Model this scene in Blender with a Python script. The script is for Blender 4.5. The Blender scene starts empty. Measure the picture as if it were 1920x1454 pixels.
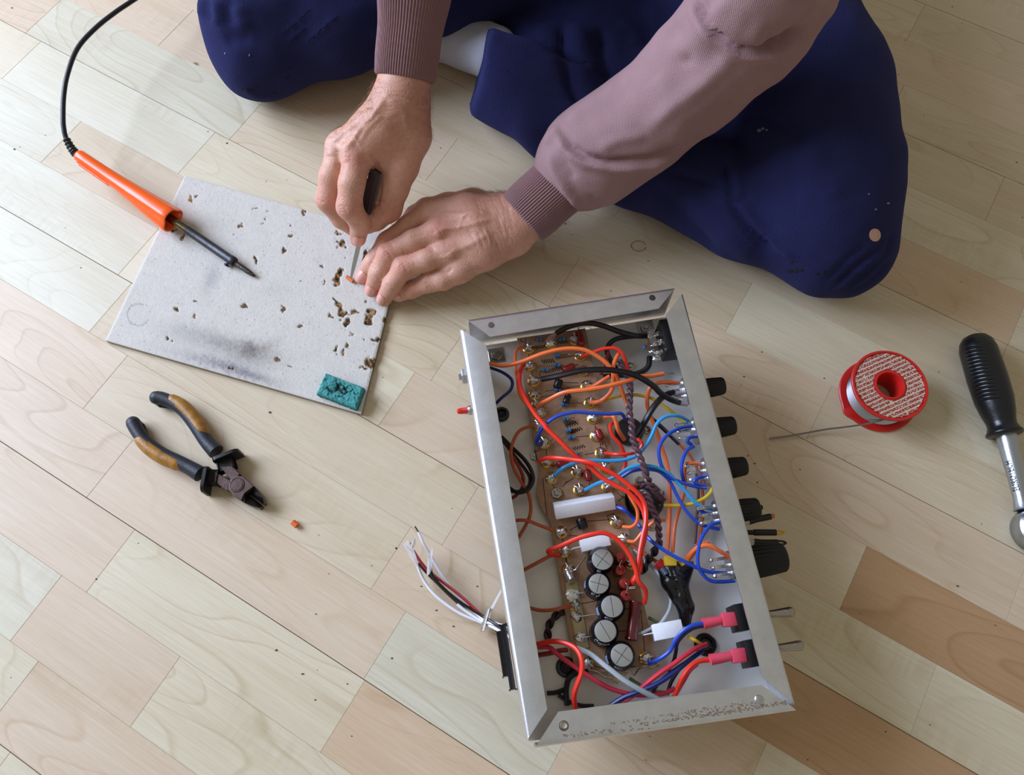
import bpy, bmesh, math, random
import numpy as np
from mathutils import Vector, Matrix, Euler
random.seed(7); rng = np.random.default_rng(7)
SC = bpy.context.scene
COL = SC.collection
# ------------------------------------------------------------------ camera
CAM_H, TILT, FPX, CX, CY = 0.72, 0.378, 1500.0, 960.0, 727.0
cam = bpy.data.cameras.new('camera'); cam.sensor_width = 36.0; cam.lens = 36.0 * FPX / 1920.0
cam.clip_start = 0.02
camo = bpy.data.objects.new('camera', cam); COL.objects.link(camo)
camo.location = (0, 0, CAM_H); camo.rotation_euler = (TILT, 0, 0); SC.camera = camo
# ------------------------------------------------------------------ light
SC.view_settings.view_transform = 'Standard'; SC.view_settings.look = 'None'
SC.view_settings.gamma = 1.0; SC.view_settings.use_curve_mapping = False
SC.view_settings.exposure = 0.0
w = bpy.data.worlds.new('room_ambient'); SC.world = w; w.use_nodes = True
w.node_tree.nodes['Background'].inputs[0].default_value = (1.0, 0.94, 0.80, 1)
w.node_tree.nodes['Background'].inputs[1].default_value = 0.33
def area(name, loc, target, sx, sy, power, color):
    l = bpy.data.lights.new(name, 'AREA'); l.shape = 'RECTANGLE'; l.size = sx; l.size_y = sy
    l.energy = power; l.color = color
    o = bpy.data.objects.new(name, l); COL.objects.link(o); o.location = loc
    o.rotation_euler = (Vector(target) - Vector(loc)).to_track_quat('-Z', 'Y').to_euler()
    return o
area('window_daylight', (-2.3, 1.10, 1.5), (0.0, 0.40, 0.0), 2.0, 1.4, 118.0, (0.82, 0.97, 1.30))

# ------------------------------------------------------------------ helpers
def lin(c):
    if isinstance(c, str):
        c = [int(c[i:i + 2], 16) / 255 for i in (0, 2, 4)]
    return tuple(x / 12.92 if x <= 0.04045 else ((x + 0.055) / 1.055) ** 2.4 for x in c)
_R = np.array([[1, 0, 0], [0, math.cos(TILT), math.sin(TILT)], [0, math.sin(TILT), -math.cos(TILT)]])
def P(px, py, z=0.0):
    """point of the scene at height z (metres) that a place on the photograph corresponds to"""
    d = np.array([(px - CX) / FPX, -(py - CY) / FPX, 1.0]) @ _R
    k = (z - CAM_H) / d[2]
    return np.array([0, 0, CAM_H]) + k * d
def topx(V):
    d = (np.asarray(V) - np.array([0, 0, CAM_H])) @ _R.T
    return np.stack([CX + FPX * d[:, 0] / d[:, 2], CY - FPX * d[:, 1] / d[:, 2], d[:, 2] / FPX], 1)
KR = {0: (0, 0, 1), 1: (860, 530, 4.8), 2: (1130, 530, 4.846), 3: (880, 780, 4.8), 4: (1130, 780, 4.8), 5: (920, 1000, 4.8),
      6: (1180, 1000, 5.486), 7: (930, 1160, 4.8), 8: (1180, 1130, 5.014), 9: (620, 330, 4.8), 10: (560, 100, 3.826),
      11: (880, 0, 2.286), 12: (220, 720, 5.014), 13: (740, 970, 4.276), 14: (1420, 600, 3.232), 15: (180, 310, 3.029), 16: (90, 0, 2.693), 17: (360, 0, 2.4)}
def Q(c, x, y, z):
    a, b, s = KR[c]
    return P(a + x / s, b + y / s, z / 1000.0)
def W(c, x, y):
    a, b, s = KR[c]; return (a + x / s, b + y / s)

MATS = {}
def mat(name, color, rough=0.5, metal=0.0, bump=0.0, bscale=400.0, spec=0.5, vary=0.0, vscale=60.0, coat=0.0, sss=0.0, trans=0.0, sheen=0.0, alpha=1.0, attr=None):
    if name in MATS: return MATS[name]
    m = bpy.data.materials.new(name); m.use_nodes = True; nt = m.node_tree; N = nt.nodes; L = nt.links
    b = N['Principled BSDF']; c = lin(color)
    b.inputs['Base Color'].default_value = (*c, 1); b.inputs['Roughness'].default_value = rough
    b.inputs['Metallic'].default_value = metal; b.inputs['Specular IOR Level'].default_value = spec
    b.inputs['Coat Weight'].default_value = coat; b.inputs['Transmission Weight'].default_value = trans
    b.inputs['Sheen Weight'].default_value = sheen; b.inputs['Alpha'].default_value = alpha
    if sss:
        b.inputs['Subsurface Weight'].default_value = sss; b.inputs['Subsurface Radius'].default_value = (0.008, 0.003, 0.0015)
        b.inputs['Subsurface Scale'].default_value = 1.0
    tc = N.new('ShaderNodeTexCoord')
    src = None
    if attr:
        a = N.new('ShaderNodeAttribute'); a.attribute_name = attr; src = a.outputs['Color']
    if vary:
        n = N.new('ShaderNodeTexNoise'); n.inputs['Scale'].default_value = vscale; n.inputs['Detail'].default_value = 5
        L.new(tc.outputs['Object'], n.inputs['Vector'])
        mr = N.new('ShaderNodeMapRange'); mr.inputs[1].default_value = 0.3; mr.inputs[2].default_value = 0.7
        mr.inputs[3].default_value = 1 - vary; mr.inputs[4].default_value = 1 + vary
        L.new(n.outputs['Fac'], mr.inputs[0])
        mx = N.new('ShaderNodeMix'); mx.data_type = 'RGBA'; mx.blend_type = 'MULTIPLY'; mx.inputs['Factor'].default_value = 1
        mx.inputs['A'].default_value = (*c, 1)
        if src: L.new(src, mx.inputs['A'])
        L.new(mr.outputs[0], mx.inputs['B']); src = mx.outputs['Result']
    if src: L.new(src, b.inputs['Base Color'])
    if bump:
        n2 = N.new('ShaderNodeTexNoise'); n2.inputs['Scale'].default_value = bscale; n2.inputs['Detail'].default_value = 4
        L.new(tc.outputs['Object'], n2.inputs['Vector'])
        bp = N.new('ShaderNodeBump'); bp.inputs['Strength'].default_value = bump; bp.inputs['Distance'].default_value = 0.001
        L.new(n2.outputs['Fac'], bp.inputs['Height']); L.new(bp.outputs[0], b.inputs['Normal'])
    MATS[name] = m
    return m

class MB:
    def __init__(s): s.v = []; s.f = []
    def add(s, v, f):
        o = len(s.v); s.v += [tuple(map(float, p)) for p in v]; s.f += [tuple(o + i for i in q) for q in f]; return s
    def tube(s, pts, r, n=8, k=6, taper=None, smooth=True, flat=None):
        pts = np.array([np.asarray(p, float) for p in pts])
        if smooth and len(pts) > 2: pts = catmull(pts, k)
        m = len(pts); T = np.gradient(pts, axis=0); T /= np.linalg.norm(T, axis=1)[:, None] + 1e-12
        up = np.array([0, 0, 1.0])
        if abs(T[0] @ up) > .9: up = np.array([1.0, 0, 0])
        nrm = np.cross(T[0], up); nrm /= np.linalg.norm(nrm)
        V = []; rr = np.full(m, r) if np.isscalar(r) else np.interp(np.linspace(0, 1, m), np.linspace(0, 1, len(r)), r)
        ang = np.arange(n) * 2 * math.pi / n
        for i in range(m):
            nrm = nrm - (nrm @ T[i]) * T[i]; nrm /= np.linalg.norm(nrm) + 1e-12; bn = np.cross(T[i], nrm)
            for a in ang: V.append(pts[i] + rr[i] * (math.cos(a) * nrm + (flat or 1) * math.sin(a) * bn))
        F = [(i * n + j, i * n + (j + 1) % n, (i + 1) * n + (j + 1) % n, (i + 1) * n + j) for i in range(m - 1) for j in range(n)]
        F += [tuple(range(n))[::-1], tuple((m - 1) * n + j for j in range(n))]
        return s.add(V, F)
    def lathe(s, prof, org=(0, 0, 0), axis=(0, 0, 1), n=24, xref=None, rfun=None, loop=False):
        ax = Vector(axis).normalized(); org = Vector(org)
        a = Vector(xref) if xref is not None else ax.orthogonal()
        a = (a - a.dot(ax) * ax).normalized(); b = ax.cross(a)
        V = []
        for (r, h) in prof:
            for j in range(n):
                t = 2 * math.pi * j / n; q = r * (rfun(t, h) if rfun else 1)
                V.append(org + ax * h + (a * math.cos(t) + b * math.sin(t)) * q)
        F = [(i * n + j, i * n + (j + 1) % n, (i + 1) * n + (j + 1) % n, (i + 1) * n + j) for i in range(len(prof) - 1) for j in range(n)]
        if loop: F += [((len(prof) - 1) * n + j, (len(prof) - 1) * n + (j + 1) % n, (j + 1) % n, j) for j in range(n)]
        if prof[0][0] > 1e-7 and not loop: F.append(tuple(range(n))[::-1])
        if prof[-1][0] > 1e-7 and not loop: F.append(tuple((len(prof) - 1) * n + j for j in range(n)))
        return s.add(V, F)
    def box(s, c, X, Y, Z, bev=0.0, seg=2):
        """box with centre c and half-axis vectors X Y Z, edges bevelled"""
        bm = bmesh.new(); bmesh.ops.create_cube(bm, size=2.0)
        M = Matrix((Vector(X), Vector(Y), Vector(Z))).transposed()
        for v in bm.verts: v.co = M @ v.co + Vector(c)
        if bev: bmesh.ops.bevel(bm, geom=bm.edges[:], offset=bev, segments=seg, affect='EDGES', profile=0.5)
        bm.verts.index_update(); s.add([v.co for v in bm.verts], [[v.index for v in f.verts] for f in bm.faces]); bm.free(); return s
    def prism(s, poly, z0, z1, bev=0.0):
        """poly = list of xy(z) points; extruded from z0 to z1"""
        n = len(poly); bm = bmesh.new()
        A = [bm.verts.new((p[0], p[1], z0)) for p in poly]; B = [bm.verts.new((p[0], p[1], z1)) for p in poly]
        bm.faces.new(A[::-1]); top = bm.faces.new(B)
        for i in range(n): bm.faces.new((A[i], A[(i + 1) % n], B[(i + 1) % n], B[i]))
        bmesh.ops.recalc_face_normals(bm, faces=bm.faces[:])
        if bev: bmesh.ops.bevel(bm, geom=list(top.edges), offset=bev, segments=2, affect='EDGES', profile=0.5)
        bm.verts.index_update(); s.add([v.co for v in bm.verts], [[v.index for v in f.verts] for f in bm.faces]); bm.free(); return s
    def blob(s, c, r, n=8, seed=0, rough=0.0, sc=(1, 1, 1)):
        g = np.random.default_rng(int(abs(seed))); V = []; m = n // 2 + 1
        for i in range(m + 1):
            t = math.pi * i / m
            for j in range(n):
                a = 2 * math.pi * j / n; q = r * (1 + rough * (g.random() - .5) * (0 < i < m))
                V.append((c[0] + sc[0] * q * math.sin(t) * math.cos(a), c[1] + sc[1] * q * math.sin(t) * math.sin(a), c[2] + sc[2] * q * math.cos(t)))
        return s.add(V, [(i * n + j, i * n + (j + 1) % n, (i + 1) * n + (j + 1) % n, (i + 1) * n + j) for i in range(m) for j in range(n)])

def catmull(p, k):
    p = np.asarray(p, float); q = np.vstack([2 * p[0] - p[1], p, 2 * p[-1] - p[-2]]); out = []
    for i in range(1, len(q) - 2):
        for t in np.linspace(0, 1, k, endpoint=False):
            a, b, c, d = q[i - 1:i + 3]
            out.append(.5 * (2 * b + (c - a) * t + (2 * a - 5 * b + 4 * c - d) * t * t + (3 * b - a - 3 * c + d) * t ** 3))
    out.append(p[-1]); return np.array(out)

def mesh_obj(name, V, F, m, parent=None, smooth=True, angle=40, colors=None, label=None):
    me = bpy.data.meshes.new(name); me.from_pydata([tuple(v) for v in V] if not isinstance(V, list) else V, [], F if isinstance(F, list) else F.tolist())
    bm = bmesh.new(); bm.from_mesh(me); bmesh.ops.recalc_face_normals(bm, faces=bm.faces[:]); bm.to_mesh(me); bm.free()
    me.materials.append(m)
    if colors is not None:
        a = me.color_attributes.new('paint', 'FLOAT_COLOR', 'POINT')
        c4 = np.ones((len(me.vertices), 4), np.float32); c4[:, :3] = colors; a.data.foreach_set('color', c4.ravel())
    if smooth:
        me.polygons.foreach_set('use_smooth', [True] * len(me.polygons))
        if angle and angle < 180: me.set_sharp_from_angle(angle=math.radians(angle))
    o = bpy.data.objects.new(name, me); COL.objects.link(o)
    if parent is not None: o.parent = parent
    if label: o['label'] = label
    return o
def part(name, mb, m, parent=None, smooth=True, angle=40, label=None):
    return mesh_obj(name, mb.v, mb.f, m, parent, smooth, angle, None, label)
def thing(name, label, cat, group=None):
    o = bpy.data.objects.new(name, None); COL.objects.link(o); o.empty_display_size = .02
    o['label'] = label; o['category'] = cat
    if group: o['group'] = group
    return o
def tag(o, label, cat, group=None):
    o['label'] = label; o['category'] = cat
    if group: o['group'] = group
    return o
def text_geo(s, size):
    c = bpy.data.curves.new('t', 'FONT'); c.body = s; c.size = size; c.align_x = 'CENTER'; c.align_y = 'CENTER'; c.resolution_u = 2
    o = bpy.data.objects.new('t', c); COL.objects.link(o); dg = bpy.context.evaluated_depsgraph_get()
    me = bpy.data.meshes.new_from_object(o.evaluated_get(dg))
    V = np.array([v.co[:] for v in me.vertices]); F = [list(p.vertices) for p in me.polygons]
    bpy.data.objects.remove(o); bpy.data.curves.remove(c); bpy.data.meshes.remove(me)
    return V, F
def U(v): v = np.asarray(v, float); return v / (np.linalg.norm(v) + 1e-12)

# ---- implicit surfaces: tapered capsules blended smoothly, polygonised by surface nets
def smin(a, b, k):
    h = np.maximum(k - np.abs(a - b), 0) / k
    return np.minimum(a, b) - h * h * k * .25
class Field:
    def __init__(s, lo, hi, h):
        s.lo = np.array(lo); s.h = h; s.n = np.ceil((np.array(hi) - s.lo) / h).astype(int) + 1
        ax = [(s.lo[i] + h * np.arange(s.n[i])).astype(np.float32) for i in range(3)]
        s.X, s.Y, s.Z = ax[0][:, None, None], ax[1][None, :, None], ax[2][None, None, :]
        s.d = np.full(s.n, 1.0, np.float32)
    def cap(s, a, b, ra, rb, nrm=None, sq=1.0):
        a = np.asarray(a, np.float32); ba = np.asarray(b, np.float32) - a; L2 = float(ba @ ba) + 1e-12
        x, y, z = s.X - a[0], s.Y - a[1], s.Z - a[2]
        t = np.clip((x * ba[0] + y * ba[1] + z * ba[2]) / L2, 0, 1)
        x = x - t * ba[0]; y = y - t * ba[1]; z = z - t * ba[2]
        d2 = x * x + y * y + z * z
        if nrm is not None:
            nrm = U(nrm).astype(np.float32); c = x * nrm[0] + y * nrm[1] + z * nrm[2]; d2 = d2 + c * c * (sq * sq - 1)
        return np.sqrt(d2) - (ra + t * (rb - ra))
    def chain(s, pts, rs, k=.006, nrm=None, sq=1.0):
        d = None
        for i in range(len(pts) - 1):
            e = s.cap(pts[i], pts[i + 1], rs[i], rs[i + 1], nrm, sq); d = e if d is None else smin(d, e, k)
        return d
    def mesh(s):
        F = s.d; sg = F < 0; n = s.n
        c = [(i, j, k) for i in (0, 1) for j in (0, 1) for k in (0, 1)]
        sl = lambda A, o: A[o[0]:n[0] - 1 + o[0], o[1]:n[1] - 1 + o[1], o[2]:n[2] - 1 + o[2]]
        cnt = sum(sl(sg, o).astype(np.int8) for o in c); act = (cnt > 0) & (cnt < 8)
        idx = np.argwhere(act); ids = np.full(act.shape, -1, np.int64); ids[act] = np.arange(len(idx))
        acc = np.zeros((len(idx), 3)); m = np.zeros(len(idx))
        for p in c:
            for ax in range(3):
                if p[ax]: continue
                q = list(p); q[ax] = 1
                fa = F[idx[:, 0] + p[0], idx[:, 1] + p[1], idx[:, 2] + p[2]]; fb = F[idx[:, 0] + q[0], idx[:, 1] + q[1], idx[:, 2] + q[2]]
                cr = (fa < 0) != (fb < 0); t = np.where(cr, fa / np.where(fa == fb, 1, fa - fb), 0)
                v = np.array(p, float)[None].repeat(len(idx), 0); v[:, ax] = t
                acc[cr] += v[cr]; m[cr] += 1
        V = s.lo + s.h * (idx + acc / m[:, None])
        Fq = []
        for ax in range(3):
            o1, o2 = [(1, 2), (2, 0), (0, 1)][ax]
            a = np.take(sg, range(n[ax] - 1), ax); b = np.take(sg, range(1, n[ax]), ax); e = np.argwhere(a != b)
            flip = a[tuple(e.T)]
            ok = (e[:, o1] > 0) & (e[:, o2] > 0) & (e[:, o1] < n[o1] - 1) & (e[:, o2] < n[o2] - 1); e = e[ok]; flip = flip[ok]
            def at(d1, d2):
                g = e.copy(); g[:, o1] -= d1; g[:, o2] -= d2; return ids[g[:, 0], g[:, 1], g[:, 2]]
            q = np.stack([at(0, 0), at(1, 0), at(1, 1), at(0, 1)], 1); q[flip] = q[flip][:, ::-1]
            Fq.append(q)
        return V, np.vstack(Fq)
def vnormals(V, F):
    F = np.asarray(F); n = np.cross(V[F[:, 2]] - V[F[:, 0]], V[F[:, 3]] - V[F[:, 1]]); N = np.zeros_like(V)
    for i in range(4): np.add.at(N, F[:, i], n)
    N /= np.linalg.norm(N, axis=1)[:, None] + 1e-12
    return -N if (N * (V - V.mean(0))).sum() < 0 else N
def relax(V, F, it=2, lam=.5):
    F = np.asarray(F); e = np.vstack([F[:, [i, (i + 1) % 4]] for i in range(4)])
    for _ in range(it):
        S = np.zeros_like(V); c = np.zeros(len(V)); np.add.at(S, e[:, 0], V[e[:, 1]]); np.add.at(S, e[:, 1], V[e[:, 0]])
        np.add.at(c, e[:, 0], 1); np.add.at(c, e[:, 1], 1); c = np.maximum(c, 1)
        V = V + lam * (S / c[:, None] - V)
    return V
def segdist(q, line):
    best = np.full(len(q), 1e9); par = np.zeros(len(q)); L = np.array(line, float); m = len(L) - 1
    for i in range(m):
        a, b = L[i], L[i + 1]; ba = b - a; t = np.clip(((q - a) @ ba) / (ba @ ba + 1e-9), 0, 1)
        d = np.linalg.norm(q - a - t[:, None] * ba, axis=1); k = d < best; best[k] = d[k]; par[k] = (i + t[k]) / m
    return best, par
def sculpt(V, N, line, width, depth, crop=0, zmin=None):
    """raise (+) or press in (-) the upper surface along a line; width and depth in mm"""
    line = [W(crop, *p) for p in line]; q = topx(V); d, par = segdist(q[:, :2], line); d = d * q[:, 2] * 1000
    face = np.clip(((np.array([0, 0, CAM_H]) - V) * N).sum(1) / np.linalg.norm(V - np.array([0, 0, CAM_H]), axis=1) * 2, 0, 1)
    fade = np.clip(np.minimum(par, 1 - par) * 6 + .25, 0, 1)
    g = np.exp(-(d / width) ** 2) * face * fade
    if zmin is not None: g = g * (V[:, 2] > zmin)
    return V + N * (g * depth / 1000)[:, None]
# ------------------------------------------------------------------ floor of wood-effect planks
def wood_material():
    m = bpy.data.materials.new('maple_plank'); m.use_nodes = True; nt = m.node_tree; N = nt.nodes; L = nt.links; b = N['Principled BSDF']
    oi = N.new('ShaderNodeObjectInfo'); tc = N.new('ShaderNodeTexCoord')
    off = N.new('ShaderNodeVectorMath'); off.operation = 'MULTIPLY_ADD'
    cmb = N.new('ShaderNodeCombineXYZ'); L.new(oi.outputs['Random'], cmb.inputs[0]); L.new(oi.outputs['Random'], cmb.inputs[1])
    off.inputs[1].default_value = (37.0, 53.0, 0); L.new(cmb.outputs[0], off.inputs[0]); L.new(tc.outputs['Object'], off.inputs[2])
    def noise(scl, detail, scale=1.0, dist=0.0):
        mp = N.new('ShaderNodeMapping'); mp.inputs['Scale'].default_value = scl; L.new(off.outputs[0], mp.inputs[0])
        n = N.new('ShaderNodeTexNoise'); n.inputs['Scale'].default_value = scale; n.inputs['Detail'].default_value = detail
        n.inputs['Distortion'].default_value = dist; L.new(mp.outputs[0], n.inputs['Vector']); return n.outputs['Fac']
    def rng_(src, a, b_, c, d):
        r = N.new('ShaderNodeMapRange'); r.inputs[1].default_value = a; r.inputs[2].default_value = b_; r.inputs[3].default_value = c; r.inputs[4].default_value = d
        L.new(src, r.inputs[0]); return r.outputs[0]
    fibre = rng_(noise((14, 420, 1), 4), .3, .7, .92, 1.04)
    fine = rng_(noise((60, 1500, 1), 2), .35, .65, .97, 1.02)
    broad = rng_(noise((5, 22, 1), 3), .3, .7, .93, 1.05)
    # growth rings: contour lines of a stretched noise field make the cathedral figures
    fld = noise((3.2, 11.0, 1), 1.2, 1.0, .3)
    mul = N.new('ShaderNodeMath'); mul.operation = 'MULTIPLY'; mul.inputs[1].default_value = 15.0; L.new(fld, mul.inputs[0])
    fr = N.new('ShaderNodeMath'); fr.operation = 'FRACT'; L.new(mul.outputs[0], fr.inputs[0])
    ring = N.new('ShaderNodeValToRGB'); L.new(fr.outputs[0], ring.inputs[0])
    e = ring.color_ramp.elements; e[0].position = 0; e[0].color = (1, 1, 1, 1); e[1].position = .82; e[1].color = (.95, .95, .95, 1)
    k = ring.color_ramp.elements.new(.93); k.color = (.79, .79, .79, 1); k = ring.color_ramp.elements.new(1.0); k.color = (1, 1, 1, 1)
    ringm = N.new('ShaderNodeMix'); ringm.data_type = 'FLOAT'; ringm.inputs[2].default_value = 1.0
    L.new(rng_(noise((2, 7, 1), 1), .45, .6, 0, .9), ringm.inputs[0]); L.new(ring.outputs[0], ringm.inputs[3])
    # cross "flame" ripple
    rip = noise((170, 26, 1), 1.5); ripm = rng_(rip, .4, .62, 1.0, .93)
    rsel = N.new('ShaderNodeMix'); rsel.data_type = 'FLOAT'; rsel.inputs[2].default_value = 1.0
    L.new(rng_(noise((4.5, 14, 1), 1), .56, .68, 0, 1), rsel.inputs[0]); L.new(ripm, rsel.inputs[3])
    # small knots
    vo = N.new('ShaderNodeTexVoronoi'); mp = N.new('ShaderNodeMapping'); mp.inputs['Scale'].default_value = (9, 13, 1)
    L.new(off.outputs[0], mp.inputs[0]); L.new(mp.outputs[0], vo.inputs['Vector']); vo.inputs['Scale'].default_value = 1
    kn = rng_(vo.outputs['Distance'], .012, .05, .0, 1.0)
    ck = N.new('ShaderNodeSeparateColor'); L.new(vo.outputs['Color'], ck.inputs[0])
    kk = N.new('ShaderNodeMath'); kk.operation = 'GREATER_THAN'; kk.inputs[1].default_value = .3; L.new(ck.outputs[0], kk.inputs[0])
    kmax = N.new('ShaderNodeMath'); kmax.operation = 'MAXIMUM'; L.new(kn, kmax.inputs[0]); L.new(kk.outputs[0], kmax.inputs[1])
    def mulf(a, c):
        x = N.new('ShaderNodeMath'); x.operation = 'MULTIPLY'; L.new(a, x.inputs[0]); L.new(c, x.inputs[1]); return x.outputs[0]
    tot = mulf(mulf(mulf(fibre, fine), mulf(broad, ringm.outputs[0])), rsel.outputs[0])
    pw = N.new('ShaderNodeCombineColor')
    for i, g in enumerate((.75, 1.05, 1.5)):
        q = N.new('ShaderNodeMath'); q.operation = 'POWER'; q.inputs[1].default_value = g; L.new(tot, q.inputs[0]); L.new(q.outputs[0], pw.inputs[i])
    mx = N.new('ShaderNodeMix'); mx.data_type = 'RGBA'; mx.blend_type = 'MULTIPLY'; mx.inputs['Factor'].default_value = 1
    L.new(oi.outputs['Color'], mx.inputs['A']); L.new(pw.outputs[0], mx.inputs['B'])
    mk = N.new('ShaderNodeMix'); mk.data_type = 'RGBA'; mk.inputs['A'].default_value = (*lin('6b4a30'), 1)
    L.new(kmax.outputs[0], mk.inputs['Factor']); L.new(mx.outputs['Result'], mk.inputs['B'])
    L.new(mk.outputs['Result'], b.inputs['Base Color'])
    b.inputs['Roughness'].default_value = .46; b.inputs['Specular IOR Level'].default_value = .5
    bp = N.new('ShaderNodeBump'); bp.inputs['Strength'].default_value = .12; bp.inputs['Distance'].default_value = .0004
    L.new(noise((60, 1500, 1), 2), bp.inputs['Height']); L.new(bp.outputs[0], b.inputs['Normal'])
    return m
WOOD = wood_material()
GA = math.radians(-30.6); gu = np.array([math.cos(GA), math.sin(GA)]); gv = np.array([-math.sin(GA), math.cos(GA)])
V0, PW = -0.0465, 0.0646
def uv(px, py): p = P(px, py)[:2]; return p @ gu, p @ gv
base = MB(); base.box((0, .5, -.006), (2.9, 0, 0), (0, 2.9, 0), (0, 0, .0042))
floor = part('floor', base, mat('floor_core', '6b543f', .8), smooth=False); floor['kind'] = 'structure'
JOINTS = [(298, 1288), (100, 1100), (668, 1303), (722, 1210), (858, 976), (1596, 1094), (1907, 1108), (1856, 395), (375, 280), (320, 62), (452, 237),
          (90, 291), (25, 127), (1040, 1427), (1428, 1415), (1682, 186), (240, 1010), (1180, 1160), (1290, 1290), (1230, 960)]
rows = {}
for j in JOINTS:
    u_, v_ = uv(*j); rows.setdefault(int(math.floor((v_ - V0) / PW)), []).append(u_)
TONE = {'p': 'd2c6aa', 'g': 'd0c8b0', 'k': 'd0bba0', 'b': 'c4a580', 'o': 'cbb192', 'm': 'cebda0', 'd': 'b6926c'}
SAMPLES = [(60, 1080, 'g'), (200, 1120, 'k'), (450, 1130, 'p'), (200, 1300, 'k'), (420, 1330, 'p'), (500, 1150, 'p'), (760, 1400, 'o'), (560, 1340, 'p'),
           (850, 1250, 'g'), (640, 1150, 'k'), (780, 930, 'p'), (940, 980, 'k'), (560, 1000, 'm'), (420, 700, 'm'), (800, 720, 'k'), (1500, 1000, 'm'),
           (1650, 1150, 'd'), (1800, 1050, 'p'), (1850, 1300, 'p'), (1600, 1350, 'd'), (1480, 1380, 'd'), (1750, 480, 'o'), (1880, 400, 'm'), (1780, 250, 'm'),
           (1800, 60, 'm'), (1500, 750, 'k'), (1600, 600, 'm'), (1400, 620, 'p'), (1250, 500, 'm'), (1000, 510, 'm'), (1850, 880, 'm'), (1580, 900, 'k'), (1700, 1380, 'd'),
           (250, 170, 'g'), (320, 180, 'g'), (380, 330, 'k'), (60, 500, 'g'), (120, 400, 'g'), (60, 250, 'g'), (500, 300, 'p'), (430, 60, 'k'), (150, 60, 'g'), (850, 1050, 'k')]
rp = random.Random(11)
for k in range(-8, 22):
    js = sorted(rows.get(k, [])); us = [-1.35 - rp.random() * .2]
    pts = []
    if js:
        a = js[0]
        while a > -1.3: a -= rp.uniform(.24, .42); pts.append(a)
        pts += js
        a = js[-1]
        while a < 1.0: a += rp.uniform(.24, .42); pts.append(a)
        pts.sort(); f = [pts[0]]
        for x in pts[1:]:
            if x - f[-1] > .62:
                f.append((x + f[-1]) / 2 + rp.uniform(-.05, .05))
            f.append(x)
        pts = f
    else:
        a = -1.35 - rp.random() * .2
        while a < 1.0: pts.append(a); a += rp.uniform(.22, .45)
        pts.append(1.05)
    for ua, ub in zip(pts[:-1], pts[1:]):
        ua, ub = max(ua, -1.3), min(ub, 1.0)
        if ub - ua < .02: continue
        va = V0 + k * PW; vb = va + PW
        cx_, cy_ = (ua + ub) / 2, (va + vb) / 2; gx = .00009
        s0 = .0006 if k % 3 == 0 else gx; s1 = .0006 if k % 3 == 2 else gx
        m = MB(); m.box((0, (s0 - s1) / 2 * .5, -.0009), ((ub - ua) / 2 - gx, 0, 0), (0, PW / 2 - (s0 + s1) / 4, 0), (0, 0, .0009), .0002, 1)
        o = part('plank', m, WOOD, floor, smooth=False)
        c = cx_ * gu + cy_ * gv; o.location = (c[0], c[1], 0); o.rotation_euler = (0, 0, GA)
        t = rp.choice('ppmmkkk')
        for (sx, sy, tt) in SAMPLES:
            su, sv = uv(sx, sy)
            if ua < su < ub and va < sv < vb: t = tt
        cc = np.array(lin(TONE[t])) * rp.uniform(.97, 1.03); o.color = (*cc, 1)
va, vb = V0 - 8 * PW, V0 + 22 * PW; m = MB()
for (u0, u1, w0, w1) in ((-1.9, -1.3, -1.2, 2.0), (1.0, 1.7, -1.2, 2.0), (-1.3, 1.0, -1.2, va), (-1.3, 1.0, vb, 2.0)):
    m.box(((u0 + u1) / 2, (w0 + w1) / 2, -.0009), ((u1 - u0) / 2, 0, 0), (0, (w1 - w0) / 2, 0), (0, 0, .0009))
o = part('far_flooring', m, WOOD, floor, smooth=False); o.rotation_euler = (0, 0, GA); o.color = (*lin(TONE['m']), 1); o['kind'] = 'stuff'
m = MB(); gg = np.random.default_rng(21)
for i in range(90):
    x, y = gg.random() * 1920, gg.random() * 1454; p = P(x, y); m.blob((p[0], p[1], .0002), .0004 + .0006 * gg.random() ** 3, 5, i, .8, (1 + gg.random(), 1, .5))
for (x, y) in ((1075, 345), (790, 1100), (895, 1100), (850, 1175), (818, 1145), (735, 1235), (1415, 870), (1402, 855), (1420, 905), (1460, 1245), (1395, 707), (1215, 490), (1060, 420)):
    p = P(x, y); m.blob((p[0], p[1], .0003), .0007, 7, x, .8, (1.3, .8, .4))
o = part('floor_grit', m, mat('grit', '4c3d31', .9)); tag(o, 'tiny dark specks of dirt scattered over the wooden floor', 'dirt'); o['kind'] = 'stuff'
# ------------------------------------------------------------------ amplifier chassis
ALU = mat('brushed_aluminium', 'dcdee2', .36, 1.0, bump=.06, bscale=900, vary=.07, vscale=90)
ALU_IN = mat('aluminium_inside', 'dbd7d0', .38, .45, bump=.05, bscale=300, vary=.10, vscale=25)
BLK = mat('black_plastic', '101012', .42, spec=.4); BLKG = mat('black_gloss', '0b0b0d', .22)
SOLDER = mat('solder', 'd6d6d4', .22, 1.0, bump=.4, bscale=600); BRASS = mat('brass', 'c79a4b', .25, 1.0); STEEL = mat('steel', 'c4c6c8', .28, 1.0)
NICKEL = mat('nickel', 'a9a49b', .15, 1.0); FIBRE = mat('fibre_board', 'a58266', .8, bump=.25, bscale=500, vary=.16, vscale=180)
CER = mat('white_ceramic', 'e6e8ee', .55, vary=.03, vscale=300)
WC = dict(orange='f0743a', red='e8321f', brown='9c4a22', crimson='d0324a', black='0d0d10', navy='1c2a6e', blue='1f48b8', light='2f9ad6',
          yellow='d9b52c', grey='a9b3b6', maroon='5c4048', dark='2a1a1c', white='e6e4ea', green='4c5a30', rust='b4542a', deep='8a1d16')
def wire_mat(c): return mat('insulation_' + c, WC[c], .34, spec=.5, vary=.05, vscale=80)
ZT, ZF = .105, .053
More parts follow.
